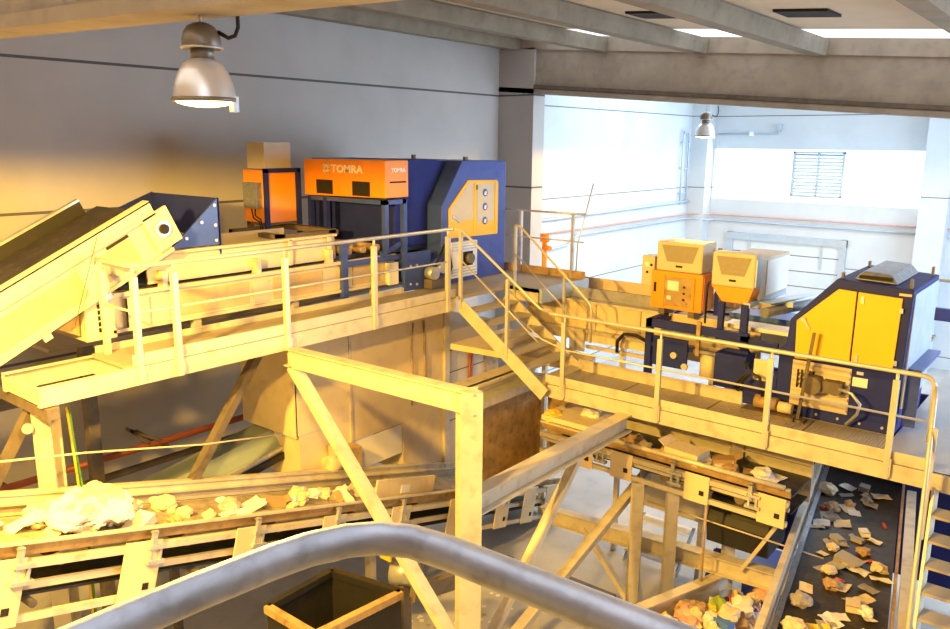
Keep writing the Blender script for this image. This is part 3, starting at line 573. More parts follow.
for k in range(7): x = -3.65 + .27 * k; t.part('bolt', MB().cyl((x, 10.82, 3.68), (x, 10.80, 3.68), .018, 8), 'galv')
t.part('cable_guard', MB().box(-1.86, -1.70, 11.0, 12.3, 4.42, 4.46).box(-1.86, -1.70, 11.0, 11.03, 3.7, 4.44), 'blue')
single('prop_rod', 'dark upright rod with a foot leaning before the yellow doors', 'rod', MB().bar((-3.02, 10.62, 3.62), (-2.92, 10.64, 4.82), .04, .03, up=(0, 1, 0)).box(-3.12, -2.92, 10.55, 10.7, 3.6, 3.63), 'dullsteel')
t = T('pump_unit', 'greasy pump with hoses on the deck to the left of the louvred panel', 'pump', (-3.45, 10.6, ZW))
t.part('base', MB().box(-3.75, -3.05, 10.5, 10.76, ZW, ZW + .05), 'dullsteel')
t.part('motor', MB().cyl((-3.6, 10.63, 3.76), (-3.3, 10.63, 3.76), .09, 16), 'rust_and_shade'); t.part('tank', MB().cyl((-3.28, 10.63, 3.74), (-3.1, 10.63, 3.74), .075, 16), 'beige')
t.part('hose', MB().tube([(-3.5, 10.6, 3.85), (-3.55, 10.58, 4.1), (-3.68, 10.58, 4.15), (-3.8, 10.62, 4.0)], .025, 8), 'black')
single('base_cover_panel', 'small beige cover panel on the navy base beside the pump', 'hatch', MB().box(-3.72, -3.46, 10.79, 10.815, 4.0, 4.3), 'beige', bev=.01)  # plain cover panel on the base
t = T('valve_rack', 'navy box with hanging hoses beside the cover panel', 'valve box', (-3.95, 10.9, ZW))
t.part('box', MB().box(-4.35, -3.88, 10.95, 11.3, 3.75, 4.25), 'navy', bev=.008)
for k in range(3): t.part('hose', MB().tube([(-3.88 + .02 * k, 10.92, 4.2), (-3.80, 10.85, 4.12 - .1 * k), (-3.92, 10.82, 3.95 - .08 * k), (-4.0, 10.9, 3.8)], .02, 8), 'black')

# ------------------------------------------------------------------ right line: feed trough, table, sensor units
t = T('feed_conveyor', 'yellow-lit feed conveyor running along behind the right walkway to the navy table', 'conveyor', (-7, 12.3, 3.5))
t.part('side_frame', MB().box(-8.3, -4.0, 11.84, 11.88, 3.80, 4.52), 'beige')
t.part('flange', MB().box(-8.3, -5.45, 11.74, 11.90, 4.50, 4.54), 'steel'); t.part('flange', MB().box(-8.3, -5.0, 11.72, 11.90, 3.98, 4.03), 'steel')
t.part('skirt_plate', MB().hull8([(-8.3, 11.9, 4.54), (-8.3, 12.0, 4.70), (-5.6, 12.0, 4.70), (-5.6, 11.9, 4.54), (-8.3, 11.88, 4.56), (-8.3, 11.98, 4.72), (-5.6, 11.98, 4.72), (-5.6, 11.88, 4.56)]), 'galv')
t.part('side_frame', MB().box(-8.3, -4.0, 13.10, 13.14, 3.80, 4.70), 'beige')
t.part('belt', MB().box(-8.3, -1.9, 12.0, 13.1, 4.46, 4.50), 'dusty')
for x in (-7.75, -6.9, -6.05): t.part('rib', MB().box(x, x + .05, 11.80, 11.84, 4.03, 4.50), 'steel')
t.part('plate', MB().box(-7.35, -7.05, 11.78, 11.82, 3.62, 4.02), 'steel', label='square holed plate')
t.part('lower_rail', MB().box(-7.0, -5.2, 11.75, 11.80, 3.70, 3.76), 'steel')
for x in (-8.0, -6.4, -4.8): t.part('leg', MB().box(x, x + .08, 11.9, 11.98, 0, 3.8), 'steel')
single('drain_hose', 'black hose looping in front of the feed conveyor behind the right walkway', 'hose', MB().tube([(-6.35, 11.7, 3.75), (-6.33, 11.66, 3.95), (-6.2, 11.64, 4.1), (-6.0, 11.64, 4.12), (-5.75, 11.66, 4.02)], .03, 8), 'black')
t = T('machine_table', 'navy steel table frame carrying the orange sensor units on the right', 'table', (-4.7, 11.6, ZW))
for x, y in ((-5.52, 11.2), (-4.02, 11.2), (-5.52, 12.4)): t.part('leg', MB().box(x - .05, x + .05, y - .05, y + .05, 3.6, 4.5), 'navy')
t.part('top_frame', MB().box(-5.57, -3.97, 11.15, 11.25, 4.42, 4.54).box(-5.57, -5.47, 11.15, 12.5, 4.42, 4.54).box(-5.57, -3.97, 12.4, 12.5, 4.42, 4.54), 'navy')
t.part('side_rail', MB().box(-5.5, -4.0, 11.17, 11.23, 4.12, 4.18), 'navy')
pn = t.part('panel', MB().box(-5.42, -4.85, 11.12, 11.16, 3.84, 4.30), 'navy', bev=.006)
t.part('hub', MB().cyl((-5.05, 11.12, 4.05), (-5.05, 11.07, 4.05), .05), 'steel', pn); t.part('hub', MB().cyl((-4.87, 11.12, 3.9), (-4.87, 11.08, 3.9), .05), 'steel', pn)
t.part('panel', MB().box(-4.25, -3.92, 11.1, 11.14, 3.72, 4.30), 'navy')
t.part('roller', MB().cyl((-5.4, 11.4, 4.38), (-4.1, 11.4, 4.38), .055), 'galv')
t.part('roller', MB().cyl((-4.75, 11.14, 4.16), (-4.05, 11.14, 4.16), .03), 'galv')
t.part('pipe', MB().box(-4.72, -4.66, 11.1, 11.15, 4.1, 4.62), 'rust_and_shade')
t.part('tank', MB().cyl((-4.56, 11.35, 3.75), (-4.56, 11.35, 4.15), .16), 'beige'); t.part('tank', MB().cyl((-4.25, 11.4, 3.75), (-4.25, 11.4, 4.12), .12), 'beige')
t.part('plate', MB().box(-4.22, -3.95, 11.06, 11.09, 3.66, 3.86), 'steel')
t = T('control_cabinet', 'orange control cabinet with a screen under a beige louvred box on the right table', 'cabinet', (-5.3, 11.8, 4.54))
t.part('body', MB().box(-5.74, -4.88, 11.60, 12.05, 4.64, 5.24), 'orange2', bev=.01)
dr = t.part('door', MB().box(-5.50, -5.04, 11.585, 11.60, 4.70, 5.16), 'rust_and_shade', bev=.004)
t.part('screen', MB().box(-5.45, -5.26, 11.577, 11.585, 4.95, 5.10), 'white', dr)
t.part('label_plate', MB().box(-5.45, -5.38, 11.577, 11.585, 4.80, 4.86), 'white', dr)
for z in (4.82, 4.92, 5.02): t.part('button', MB().cyl((-5.17, 11.585, z), (-5.17, 11.57, z), .018, 10), 'hole', dr)
t.part('door_frame', MB().box(-5.54, -5.50, 11.575, 11.60, 4.68, 5.18).box(-5.04, -5.00, 11.575, 11.60, 4.68, 5.18), 'orange2', dr)
t.part('handle', MB().box(-5.68, -5.65, 11.57, 11.60, 4.9, 5.05), 'hole')
t.part('side_panel', MB().box(-4.88, -4.87, 11.64, 12.02, 4.68, 5.20), 'orange', label='reddish side panel')
tb = t.part('top_box', MB().box(-5.66, -4.90, 11.58, 12.10, 5.25, 5.71), 'cream', bev=.02)
t.part('grille', MB().prism([(-5.58, 5.66), (-4.97, 5.66), (-5.06, 5.40), (-5.48, 5.40)], 'y', 11.572, 11.582), 'grille', tb)
t.part('badge', MB().box(-5.33, -5.22, 11.572, 11.582, 5.32, 5.35), 'hole', tb)
for x in (-5.6, -5.1): t.part('foot', MB().box(x, x + .1, 11.62, 12.0, 4.54, 4.64), 'dullsteel')
sb = t.part('side_box', MB().box(-5.96, -5.74, 11.68, 11.95, 4.96, 5.44), 'cream', bev=.01)
t.part('display', MB().box(-5.91, -5.83, 11.672, 11.68, 5.27, 5.34), 'white', sb)
for x in (-5.79, -5.86): t.part('button', MB().cyl((x, 11.68, 5.30 if x > -5.8 else 5.18), (x, 11.665, 5.30 if x > -5.8 else 5.18), .02, 10), 'hole', sb)
t = T('optical_scanner', 'beige and amber detector hood with a tapered base over the right belt', 'detector', (-4.3, 12, 4.9))
bd = t.part('hood', MB().box(-4.62, -3.98, 11.28, 11.52, 5.17, 5.67), 'cream', bev=.02)
t.part('grille', MB().prism([(-4.56, 5.61), (-4.04, 5.61), (-4.13, 5.34), (-4.47, 5.34)], 'y', 11.272, 11.282), 'grille', bd)
t.part('badge', MB().box(-4.35, -4.25, 11.272, 11.282, 5.25, 5.28), 'hole', bd)
t.part('tapered_base', MB().prism([(-4.62, 5.17), (-3.98, 5.17), (-4.06, 4.94), (-4.44, 4.94)], 'y', 11.28, 11.6), 'orange2', bev=.012)
t.part('box', MB().box(-4.60, -3.98, 11.53, 12.75, 4.98, 5.58), 'cream', bev=.012)
t.part('side_panel', MB().box(-3.98, -3.965, 11.75, 12.70, 5.02, 5.54), 'white'); t.part('side_panel', MB().box(-3.98, -3.96, 11.3, 11.5, 5.2, 5.6), 'paleblue', label='pale blue-lit side strip')  # daylight washing out the orange side, put into white and pale blue
t = T('detector_stand', 'navy stand with two uprights under the detector hood on the right', 'stand', (-4.2, 11.3, ZW))
t.part('leg', MB().box(-4.46, -4.38, 11.22, 11.30, 4.40, 4.94), 'navy'); t.part('leg', MB().box(-4.12, -4.02, 11.22, 11.30, 4.30, 4.94), 'navy')
t.part('side_rail', MB().box(-4.46, -3.55, 11.20, 11.26, 4.38, 4.45), 'navy'); t.part('brace', MB().bar((-4.05, 11.2, 4.42), (-3.9, 11.2, 4.15), .05, .06, up=(0, 1, 0)), 'navy')
t.part('rail_bar', MB().box(-4.10, -4.0, 11.25, 12.8, 4.90, 4.97), 'paleblue')
t = T('lamp_bar', 'silvery bar lamp bracket sticking out beneath the detector hood', 'lamp bar', (-3.7, 11.8, 4.8))
t.part('bar', MB().cyl((-3.86, 11.45, 4.82), (-3.55, 12.7, 4.82), .075), 'pipe'); t.part('bracket', MB().box(-3.98, -3.6, 11.9, 11.96, 4.86, 4.94), 'paleblue')
t.part('cover', MB().bar((-3.88, 11.5, 4.95), (-3.6, 12.7, 4.95), .2, .02), 'paleblue')
single('standpipe', 'thin dark pipe with a bend between the orange cabinet and the hood', 'pipe', MB().tube([(-4.72, 11.4, 4.55), (-4.72, 11.4, 5.1), (-4.70, 11.4, 5.17), (-4.64, 11.4, 5.2)], .018, 8), 'black')
single('standpipe', 'dark upright bar against the side of the orange cabinet on the right', 'pipe', MB().box(-4.84, -4.79, 12.0, 12.05, 4.55, 5.62), 'navy')
single('white_tray', 'white tray lying on the belt between the hood and the navy sorter', 'tray', MB().box(-4.5, -3.45, 11.55, 11.95, 4.50, 4.56), 'white', bev=.01)
single('blue_cover', 'blue cover plate on the belt behind the white tray', 'cover', MB().box(-4.7, -3.5, 12.3, 12.9, 4.50, 4.58), 'decal', bev=.01)

# ------------------------------------------------------------------ far bay fittings
t = T('shutter_door', 'pale blue roller shutter in the far wall', 'door', (-9.5, YF, 0))
t.part('curtain', MB().box(-11.3, -7.5, YF - .06, YF, 0, 3.75), 'shutter')
t.part('frame', MB().box(-11.55, -11.3, YF - .14, YF, 0, 4.0).box(-7.5, -7.3, YF - .14, YF, 0, 4.0).box(-11.55, -7.3, YF - .16, YF, 3.75, 4.0), 'paleblue')
t.part('mullion', MB().box(-10.75, -10.65, YF - .12, YF - .06, 0, 3.75).box(-8.15, -8.07, YF - .10, YF - .06, 2.9, 3.75), 'paleblue')
single('wall_conduit', 'red conduit running along the bright side wall of the far bay', 'conduit', MB().tube([(-12.9, 17.6, 4.62), (-12.9, 28.8, 4.62), (-12.2, 29.0, 4.62), (-12.2, YF - .1, 4.62), (-2, YF - .1, 4.62)], .03, 8), 'pinkpipe')
single('wall_conduit', 'grey conduit just above the red one on the bright side wall', 'conduit', MB().tube([(-12.9, 17.6, 5.02), (-12.9, 28.8, 5.10)], .05, 8), 'paleblue')
single('wall_conduit', 'grey conduit just below the red one, stepping up near the corner', 'conduit', MB().tube([(-12.9, 17.6, 4.05), (-12.9, 20.4, 4.2), (-12.9, 20.9, 4.45), (-12.9, 28.8, 4.45), (-12.15, 29.0, 4.42), (-12.15, YF - .1, 4.42), (-2, YF - .1, 4.40)], .04, 8), 'paleblue')
t = T('conduit_loop', 'tall narrow conduit loop on the side wall near the far corner', 'conduit', (-12.93, 28.2, 5))
t.part('pipe', MB().tube([(-12.9, 28.0, 5.0), (-12.9, 28.0, 7.5), (-12.9, 28.1, 7.62), (-12.9, 28.4, 7.62), (-12.9, 28.5, 7.5), (-12.9, 28.5, 5.0)], .035, 8), 'paleblue')
for z in (5.4, 6.3, 7.2): t.part('clip', MB().box(-13, -12.88, 27.95, 28.55, z, z + .04), 'paleblue')
t = T('wall_lamp_arm', 'short conduit with a small box above the far window', 'conduit', (-11, YF, 7.5))
t.part('pipe', MB().tube([(-12.2, YF - .06, 7.58), (-9.95, YF - .06, 7.6), (-9.95, YF - .06, 7.85)], .03, 8), 'paleblue')
t.part('box', MB().box(-11.0, -10.85, YF - .12, YF, 7.5, 7.66), 'white'); t.part('box', MB().box(-10.0, -9.86, YF - .2, YF, 7.72, 7.9), 'paleblue')
t = T('guard_barrier', 'blue edge barrier beyond the checker plate at the right', 'barrier', (-1, 17, 3.6))
t.part('beam', MB().box(-3.2, 1.5, 17.0, 17.1, 3.98, 4.22), 'blue'); t.part('rail', MB().tube([(-3.2, 17.05, 4.75), (1.5, 17.05, 4.75)], .04), 'paleblue')
for x in (-3.0, -1.0, 1.0): t.part('post', MB().box(x, x + .08, 17.02, 17.1, 3.4, 4.75), 'paleblue')

# ------------------------------------------------------------------ beige bunker under the walkway
t = T('bunker', 'big beige sheet-metal bunker beneath the upper walkway, behind the long diagonal brace', 'bunker', (-9.8, 8, 1.6))
t.part('body', MB().prism([(6.9, 4.42), (10.2, 4.42), (10.2, 1.45), (9.1, 1.75), (9.1, 2.62), (8.0, 2.62), (8.0, 2.02), (6.95, 2.30), (6.95, 2.98), (6.9, 3.0)], 'x', -9.6, -8.86), 'beige')
t.part('side_chute', MB().prism([(-10.12, 4.42), (-8.86, 4.42), (-8.86, 2.98), (-10.12, 2.98)], 'y', 6.88, 6.95), 'beige')
t.part('panel', MB().box(-8.86, -8.85, 6.92, 7.93, 3.0, 4.4), 'beige', bev=.003); t.part('panel', MB().box(-8.86, -8.85, 7.96, 10.1, 2.66, 4.4), 'beige', bev=.003)
t.part('corner_post', MB().box(-8.88, -8.80, 10.1, 10.22, 1.5, 4.4), 'steel'); t.part('corner_post', MB().box(-8.87, -8.83, 7.92, 7.97, 2.1, 4.38), 'steel')
t.part('pull_cord', MB().tube([(-8.8, 9.3, 4.3), (-8.8, 9.25, 3.9), (-8.8, 9.28, 3.4), (-8.8, 9.25, 2.9)], .014, 6), 'rust_and_shade')
t.part('lever', MB().tube([(-8.8, 9.55, 4.3), (-8.8, 9.58, 3.5), (-8.8, 9.56, 2.9)], .02, 6), 'rust_and_shade')
t.part('window', MB().box(-8.875, -8.87, 7.98, 9.08, 2.1, 2.6), 'white')  # white stands for the bright area seen through this opening
t = T('enclosure', 'cream panelled enclosure with red pipes under the short stair', 'enclosure', (-9.5, 11, 1.5))
t.part('body', MB().box(-10.2, -8.9, 10.2, 11.7, 1.5, 3.95), 'cream', bev=.01)
for z in (2.3, 2.75, 3.2, 3.6): t.part('groove', MB().box(-8.9, -8.895, 10.22, 11.68, z, z + .02), 'dullsteel')
for y in (10.85, 10.92): t.part('pipe', MB().cyl((-8.87, y, 1.6), (-8.87, y, 3.7), .02, 8), 'red', label='red pipe')
t.part('side_panel', MB().box(-8.92, -8.88, 11.3, 11.72, 1.5, 3.6), 'rust_and_shade')
t = T('motor_unit', 'small yellow-lit gear motor on the far side of the lower conveyor by the bunker', 'motor', (-8.7, 7.6, 2.2))
t.part('body', MB().cyl((-8.75, 7.35, 2.45), (-8.75, 7.75, 2.45), .13, 16), 'beige'); t.part('gearbox', MB().box(-8.9, -8.62, 7.72, 7.95, 2.28, 2.62), 'rust_and_shade', bev=.01); t.part('terminal_box', MB().box(-8.82, -8.66, 7.45, 7.62, 2.56, 2.72), 'cream')
t = T('chute', 'grey-green covered chute slanting behind the lower conveyor', 'chute', (-9.6, 5.6, 2.3))
t.part('cover', MB().hull8([(-9.3, 4.9, 2.40), (-9.3, 7.25, 2.78), (-9.5, 7.3, 3.02), (-9.5, 4.9, 2.62), (-9.9, 4.9, 2.42), (-9.9, 7.25, 2.9), (-9.9, 7.3, 3.02), (-9.9, 4.9, 2.62)]), 'greygreen')
t.part('edge_rail', MB().bar((-9.27, 4.9, 2.40), (-9.27, 7.27, 2.78), .05, .05), 'galv'); t.part('edge_rail', MB().bar((-9.25, 4.9, 2.30), (-9.25, 7.3, 2.66), .05, .1), 'black')
t.part('end_plate', MB().box(-9.9, -9.3, 7.28, 7.31, 2.5, 3.0), 'white'); t.part('leg', MB().box(-9.6, -9.5, 5.2, 5.3, 0, 2.45), 'dullsteel')

# ------------------------------------------------------------------ belt conveyors seen from the side
def frame(p0, d):
    p0 = V(p0); d = V(d).normalized(); s = V((-d.y, d.x, 0)).normalized(); n = d.cross(s) * -1 if d.cross(s).z < 0 else d.cross(s)
    return (lambda a, b, c: p0 + d * a + s * b + n * c)
def conveyor(label, p0, d, L, w, h, plates, pw, rolls, brackets, belt='belt', legs=()):
    """p0 = top of the near side frame at its start, b grows to the far side"""
    F = frame(p0, d); b = F(0, 0, -h)
    t = T('belt_conveyor', label, 'conveyor', (b.x, b.y, b.z))
    t.part('belt', MB().fbox(F, .05, L, .10, w - .10, -.16, -.12), belt)
    t.part('return_belt', MB().fbox(F, .05, L, .14, w - .14, -h * .78, -h * .74), 'belt')
    t.part('skirt_plate', MB().hull8([F(*q) for q in ((0, .02, -.14), (0, .05, -.14), (L, .05, -.14), (L, .02, -.14), (0, -.03, 0), (0, 0, 0), (L, 0, 0), (L, -.03, 0))]), 'rust_and_shade')  # brown here puts the shadow on the inclined skirt into its colour
    t.part('skirt_lip', MB().fbox(F, 0, L, -.06, .0, -.016, .006), 'steel')
    t.part('side_rail', MB().fbox(F, 0, L, -.06, .02, -.24, -.17), 'steel')
    t.part('side_rail', MB().fbox(F, 0, L, -.05, .0, -h, -h + .07), 'steel')
    t.part('side_rail', MB().fbox(F, 0, L, .0, .05, -h * .62, -h * .53), 'steel')
    t.part('side_frame', MB().fbox(F, 0, L, w - .03, w, -h, -.12).fbox(F, 0, L, w - .02, w + .01, -.12, .02), 'steel')
    t.part('flange', MB().fbox(F, 0, L, w - .10, w + .04, .0, .02).fbox(F, 0, L, w - .04, w - .02, -.12, .10).fbox(F, 0, L, w - .06, w + .06, .09, .12), 'steel')
    for a in plates:
        q = t.part('side_plate', MB().fbox(F, a, a + pw, -.075, -.06, -h - .02, -.13), 'beige', bev=.006)
        k = a + pw * .62; t.part('square_hole', MB().fbox(F, k, k + .07, -.079, -.074, -h + .1, -h + .17), 'hole', q)
    for a in brackets:
        q = t.part('bracket', MB().fbox(F, a, a + .05, -.10, .03, -.06, -.03).fbox(F, a, a + .05, -.10, -.06, -.20, -.04).fbox(F, a - .02, a + .16, -.11, -.05, -.22, -.18).fbox(F, a, a + .03, -.10, -.07, -.34, -.2).fbox(F, a + .10, a + .13, -.10, -.07, -.34, -.2).fbox(F, a - .03, a + .17, -.12, -.05, -.37, -.33), 'galv')
    for a, c, rr in rolls:
        t.part('roller', MB().cyl(F(a, .03, c), F(a, w - .03, c), rr, 14), 'dullsteel')
    for a, bb in legs:
        p = F(a, bb, -h); t.part('leg', MB().box(p.x - .06, p.x + .06, p.y - .06, p.y + .06, 0, p.z), 'steel')
    return F, t
P0M, DM = (-7.23, 1.55, 3.955), (-.055, 1, -.2865)
FM, tM = conveyor('long belt conveyor from the left edge past the pale column, heaped with white waste', P0M, DM, 11.6, 1.15, .74,
    (.70, 2.08, 3.46, 4.84, 6.2, 7.6, 9.0, 9.9, 10.7), .42, [(a, -.24, .05) for a in (1.5, 2.9, 4.2, 5.6, 7.0, 8.4)] + [(a, -.62, .04) for a in (1.3, 3.1, 4.5)],
    (1.02, 2.36, 3.72, 5.06, 6.4, 7.8, 9.2), 'dusty', ((2.6, .5), (6.6, .6)))
single('guide_plate', 'small beige guide plate with a pale label standing on the lower conveyor', 'plate', MB().fbox(FM, 6.0, 7.35, .12, .15, -.10, .22), 'beige', bev=.006)
single('paper_label', 'small pale label on the beige guide plate', 'label', MB().fbox(FM, 6.55, 6.75, .112, .119, .0, .12), 'white')
FN, tN = conveyor('yellow-lit belt conveyor passing below the right walkway, with square side plates', (-6.7, 10.02, 2.92), (1, 0, -.012), 3.86, .95, .52,
    (.62, 1.28, 2.45, 3.48), .36, [(a, -.36, .07) for a in (.2, 1.0, 2.1, 3.2)], (1.05, 2.25, 3.35), 'belt')
tN.part('drive_tube', MB().cyl(FN(1.7, .2, -.28), FN(2.3, .2, -.36), .07, 14), 'navy'); tN.part('drive_tube', MB().cyl(FN(2.85, .15, -.3), FN(3.6, .15, -.34), .07, 14), 'navy')
tN.part('top_tube', MB().cyl(FN(1.1, -.06, .02), FN(3.8, -.06, .02), .035, 12), 'steel')
tN.part('scraper_box', MB().fbox(FN, .0, .9, -.02, .9, .02, .10), 'beige'); tN.part('window', MB().fbox(FN, .68, .90, -.085, -.06, -.40, -.18), 'hole')
t = T('chute', 'rusty transfer chute wall with a pale rim below the short stair', 'chute', (-7.25, 9.9, 1.7))
t.part('wall', MB().box(-7.30, -7.22, 8.7, 10.75, 1.75, 3.32), 'rust_and_shade')
t.part('rim', MB().box(-7.34, -7.05, 8.7, 10.75, 3.30, 3.42), 'galv'); t.part('flange', MB().box(-7.7, -7.3, 8.7, 10.75, 3.52, 3.56).box(-7.42, -7.36, 8.7, 10.75, 3.4, 3.56), 'steel')
t.part('back_wall', MB().box(-7.22, -6.6, 10.95, 11.0, 1.9, 3.3), 'rust_and_shade'); t.part('side_wall', MB().hull8([(-7.22, 9.3, 1.8), (-7.22, 10.9, 1.8), (-6.75, 10.9, 2.3), (-6.75, 9.9, 2.3), (-7.22, 9.3, 1.84), (-7.22, 10.9, 1.84), (-6.75, 10.9, 2.34), (-6.75, 9.9, 2.34)]), 'rust_and_shade')
single('upper_conveyor_end', 'flat beige conveyor top sloping under the short stair to the right walkway', 'conveyor', MB().hull8([(-8.6, 10.0, 3.75), (-8.6, 11.6, 3.75), (-6.7, 11.6, 3.52), (-6.7, 10.95, 3.52), (-8.6, 10.0, 3.85), (-8.6, 11.6, 3.85), (-6.7, 11.6, 3.62), (-6.7, 10.95, 3.62)]), 'beige')
single('drum_cover', 'round-backed dark drum cover below the conveyor under the right walkway', 'drum cover', MB().prism([(10.5, 1.55), (11.2, 1.55), (11.3, 2.2), (10.95, 2.38), (10.6, 2.25), (10.45, 1.9)], 'x', -4.1, -3.2), 'black', bev=.02)

# steelwork below the right walkway
t = T('support_frame', 'pale steel columns and low cross beam below the right walkway', 'steel frame', (-5, 10.3, 0))
t.part('cross_beam', MB().ibeam((-6.9, 10.42, 1.13), (-2.3, 10.42, 1.36), .18, .26, .016), 'steel')
for x, y, z1 in ((-4.98, 10.0, 2.38), (-4.50, 10.15, 2.38), (-3.9, 10.9, 3.4)): t.part('column', MB().ibeam((x, y, 0), (x, y, z1), .16, .16, .014, up=(.6, -.8, 0)), 'steel')
t.part('brace', MB().bar((-6.1, 10.42, 1.1), (-5.05, 10.25, .15), .08, .1, up=(0, 1, 0)), 'steel'); t.part('brace', MB().bar((-3.05, 10.3, 2.2), (-3.5, 10.35, 1.35), .05, .06, up=(0, 1, 0)), 'steel')
t.part('hanger_rod', MB().cyl((-3.95, 10.05, .8), (-3.95, 10.05, 2.4), .02, 8), 'rust_and_shade'); t.part('hanger_rod', MB().cyl((-4.98, 10.2, .5), (-4.98, 10.2, 2.0), .012, 8), 'dullsteel')
t.part('tie_rod', MB().cyl((-5.0, 9.9, .42), (-3.6, 10.4, 1.0), .012, 8), 'galv'); t.part('tie_rod', MB().cyl((-4.9, 10.2, 2.02), (-2.4, 10.2, 1.98), .012, 8), 'steel')
single('wall_panel', 'bright beige partition panel behind the columns below the right walkway', 'panel', MB().box(-6.2, -4.55, 12.5, 12.56, .75, 2.6), 'cream')
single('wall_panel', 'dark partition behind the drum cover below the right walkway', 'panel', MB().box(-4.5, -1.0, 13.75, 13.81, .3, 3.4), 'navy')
single('wall_panel', 'added dark sheet darkening the gaps behind the conveyor plates under the navy sorter', 'panel', MB().box(-4.35, -3.15, 11.4, 11.45, 1.3, 3.3), 'navy')  # dark sheet added to fill the gaps between the conveyor plates
t = T('step_stool', 'small white metal steps standing on the pale floor behind the columns', 'steps', (-5.7, 12, 0))
for k in range(3): t.part('step', MB().box(-6.05, -5.1, 11.75 + .24 * k, 12.0 + .24 * k, .18 + .2 * k, .21 + .2 * k), 'white')
for x in (-6.06, -5.1): t.part('side_plate', MB().hull8([(x, 11.7, 0), (x, 11.85, 0), (x, 12.5, .62), (x, 12.42, .66), (x + .03, 11.7, 0), (x + .03, 11.85, 0), (x + .03, 12.5, .62), (x + .03, 12.42, .66)]), 'paleblue')
single('floor_plate', 'dark flat box lying on the pale floor behind the foreground rail', 'box', MB().box(-6.55, -5.5, 10.15, 10.5, 0, .12), 'dullsteel', bev=.01)
t = T('wheeled_bin', 'dark blue bin in the shade at the bottom below the cross beam', 'bin', (-3.3, 11, 0))
t.part('body', MB().box(-3.7, -2.7, 11.0, 11.9, .12, .95), 'blue', bev=.02); t.part('lid', MB().box(-3.74, -2.66, 10.96, 11.94, .95, 1.0), 'decal', bev=.01)
for x in (-3.6, -2.8): t.part('wheel', MB().cyl((x, 11.1, .09), (x + .05, 11.1, .09), .09, 14), 'black')
single('strut', 'dark blue-lit strut frame on the floor between columns and drum cover', 'frame', MB().bar((-4.5, 11.6, 0), (-4.2, 11.3, 1.0), .1, .1).bar((-4.2, 11.9, 0), (-4.2, 11.3, 1.0), .1, .1), 'navy')

# heap conveyor at the bottom
t = T('waste_trough', 'steel trough conveyor full of mixed waste at the bottom of the picture', 'conveyor', (-3.4, 9.4, .3))
t.part('side_wall', MB().bar((-4.55, 8.1, .95), (-3.75, 10.5, .95), .06, .36), 'steel'); t.part('flange', MB().bar((-4.58, 8.1, 1.13), (-3.78, 10.5, 1.13), .16, .03), 'steel')
t.part('belt', MB().hull8([(-4.5, 8.1, .75), (-3.7, 10.5, .75), (-2.3, 10.5, .75), (-2.6, 8.1, .75), (-4.5, 8.1, .8), (-3.7, 10.5, .8), (-2.3, 10.5, .8), (-2.6, 8.1, .8)]), 'belt')
for p in ((-4.3, 8.5), (-3.6, 10.3), (-2.6, 10.3)): t.part('leg', MB().box(p[0], p[0] + .1, p[1], p[1] + .1, 0, .8), 'steel')

# dark belt with scraps, running towards the camera
dO = V((.172, -1, 0)).normalized(); P0O = V((-3.42, 13.6, 2.2)); sO = V((-dO.y, dO.x, 0))
def FO(a, b, c): return P0O + dO * a + sO * b + V((0, 0, c))
t = T('belt_conveyor', 'wide dark belt strewn with paper scraps at the lower right', 'conveyor', tuple(FO(3, .65, -2.2)))
t.part('belt', MB().fbox(FO, 0, 6.6, .10, 1.22, -.26, -.22), 'belt')
t.part('side_wall', MB().fbox(FO, 0, 6.6, .02, .06, -.34, 0).fbox(FO, 0, 6.6, -.02, .06, -.02, .01), 'steel')
t.part('wear_strip', MB().fbox(FO, 0, 6.6, .10, .16, -.22, -.16), 'pipe')
t.part('side_wall', MB().fbox(FO, 0, 6.6, 1.24, 1.27, -.34, -.04), 'rust_and_shade')
t.part('guard_beam', MB().fbox(FO, 1.2, 6.6, 1.30, 1.42, -.10, .02), 'steel')
t.part('leg', MB().fbox(FO, 2.0, 2.1, -.02, .08, -2.2, -.3), 'steel'); t.part('leg', MB().fbox(FO, 5.6, 5.7, 1.2, 1.3, -2.2, -.3), 'steel')

# waste skip at the bottom
t = T('waste_skip', 'dark open waste skip at the bottom edge under the lower conveyor', 'skip', (-6.5, 5.5, .6))
c = [V((-7.02, 4.95, 1.95)), V((-7.05, 5.95, 1.95)), V((-6.05, 6.15, 1.95)), V((-6.18, 4.95, 1.95))]
for i in range(4):
    p, q = c[i], c[(i + 1) % 4]; t.part('rim', MB().bar(p, q, .09, .09), 'black' if i in (0, 1) else 'rust_and_shade')  # back rims black to look unlit beside the brown front ones
    lo = V((0, 0, -1.0)); mid = sum(c, V()) / 4
    t.part('side_wall', MB().hull8([p, q, q + (mid - q) * .06, p + (mid - p) * .06, p + lo, q + lo, q + lo + (mid - q) * .06, p + lo + (mid - p) * .06]), 'black')
t.part('floor_plate', MB().hull8([p + V((0, 0, -1.0)) for p in c] + [p + V((0, 0, -.97)) for p in c]), 'dullsteel')
for p in c: q = p + (mid - p) * .1; t.part('foot', MB().box(q.x - .05, q.x + .05, q.y - .05, q.y + .05, 0, 1.0), 'dullsteel')
t = T('gear_motor', 'grey rounded gear motor behind the dark waste skip', 'motor', (-6.6, 6.7, 1.4))
t.part('body', MB().cyl((-6.75, 6.7, 1.75), (-6.45, 6.85, 1.75), .16, 18), 'galv'); t.part('end_cap', MB().cyl((-6.45, 6.85, 1.75), (-6.40, 6.87, 1.75), .12, 18), 'dullsteel'); t.part('stand', MB().box(-6.65, -6.55, 6.7, 6.85, 0, 1.65), 'dullsteel')
t = T('spout', 'bright yellow-lit spout plates hanging behind the bend of the foreground rail', 'spout', (-6.9, 6.5, 2.0))
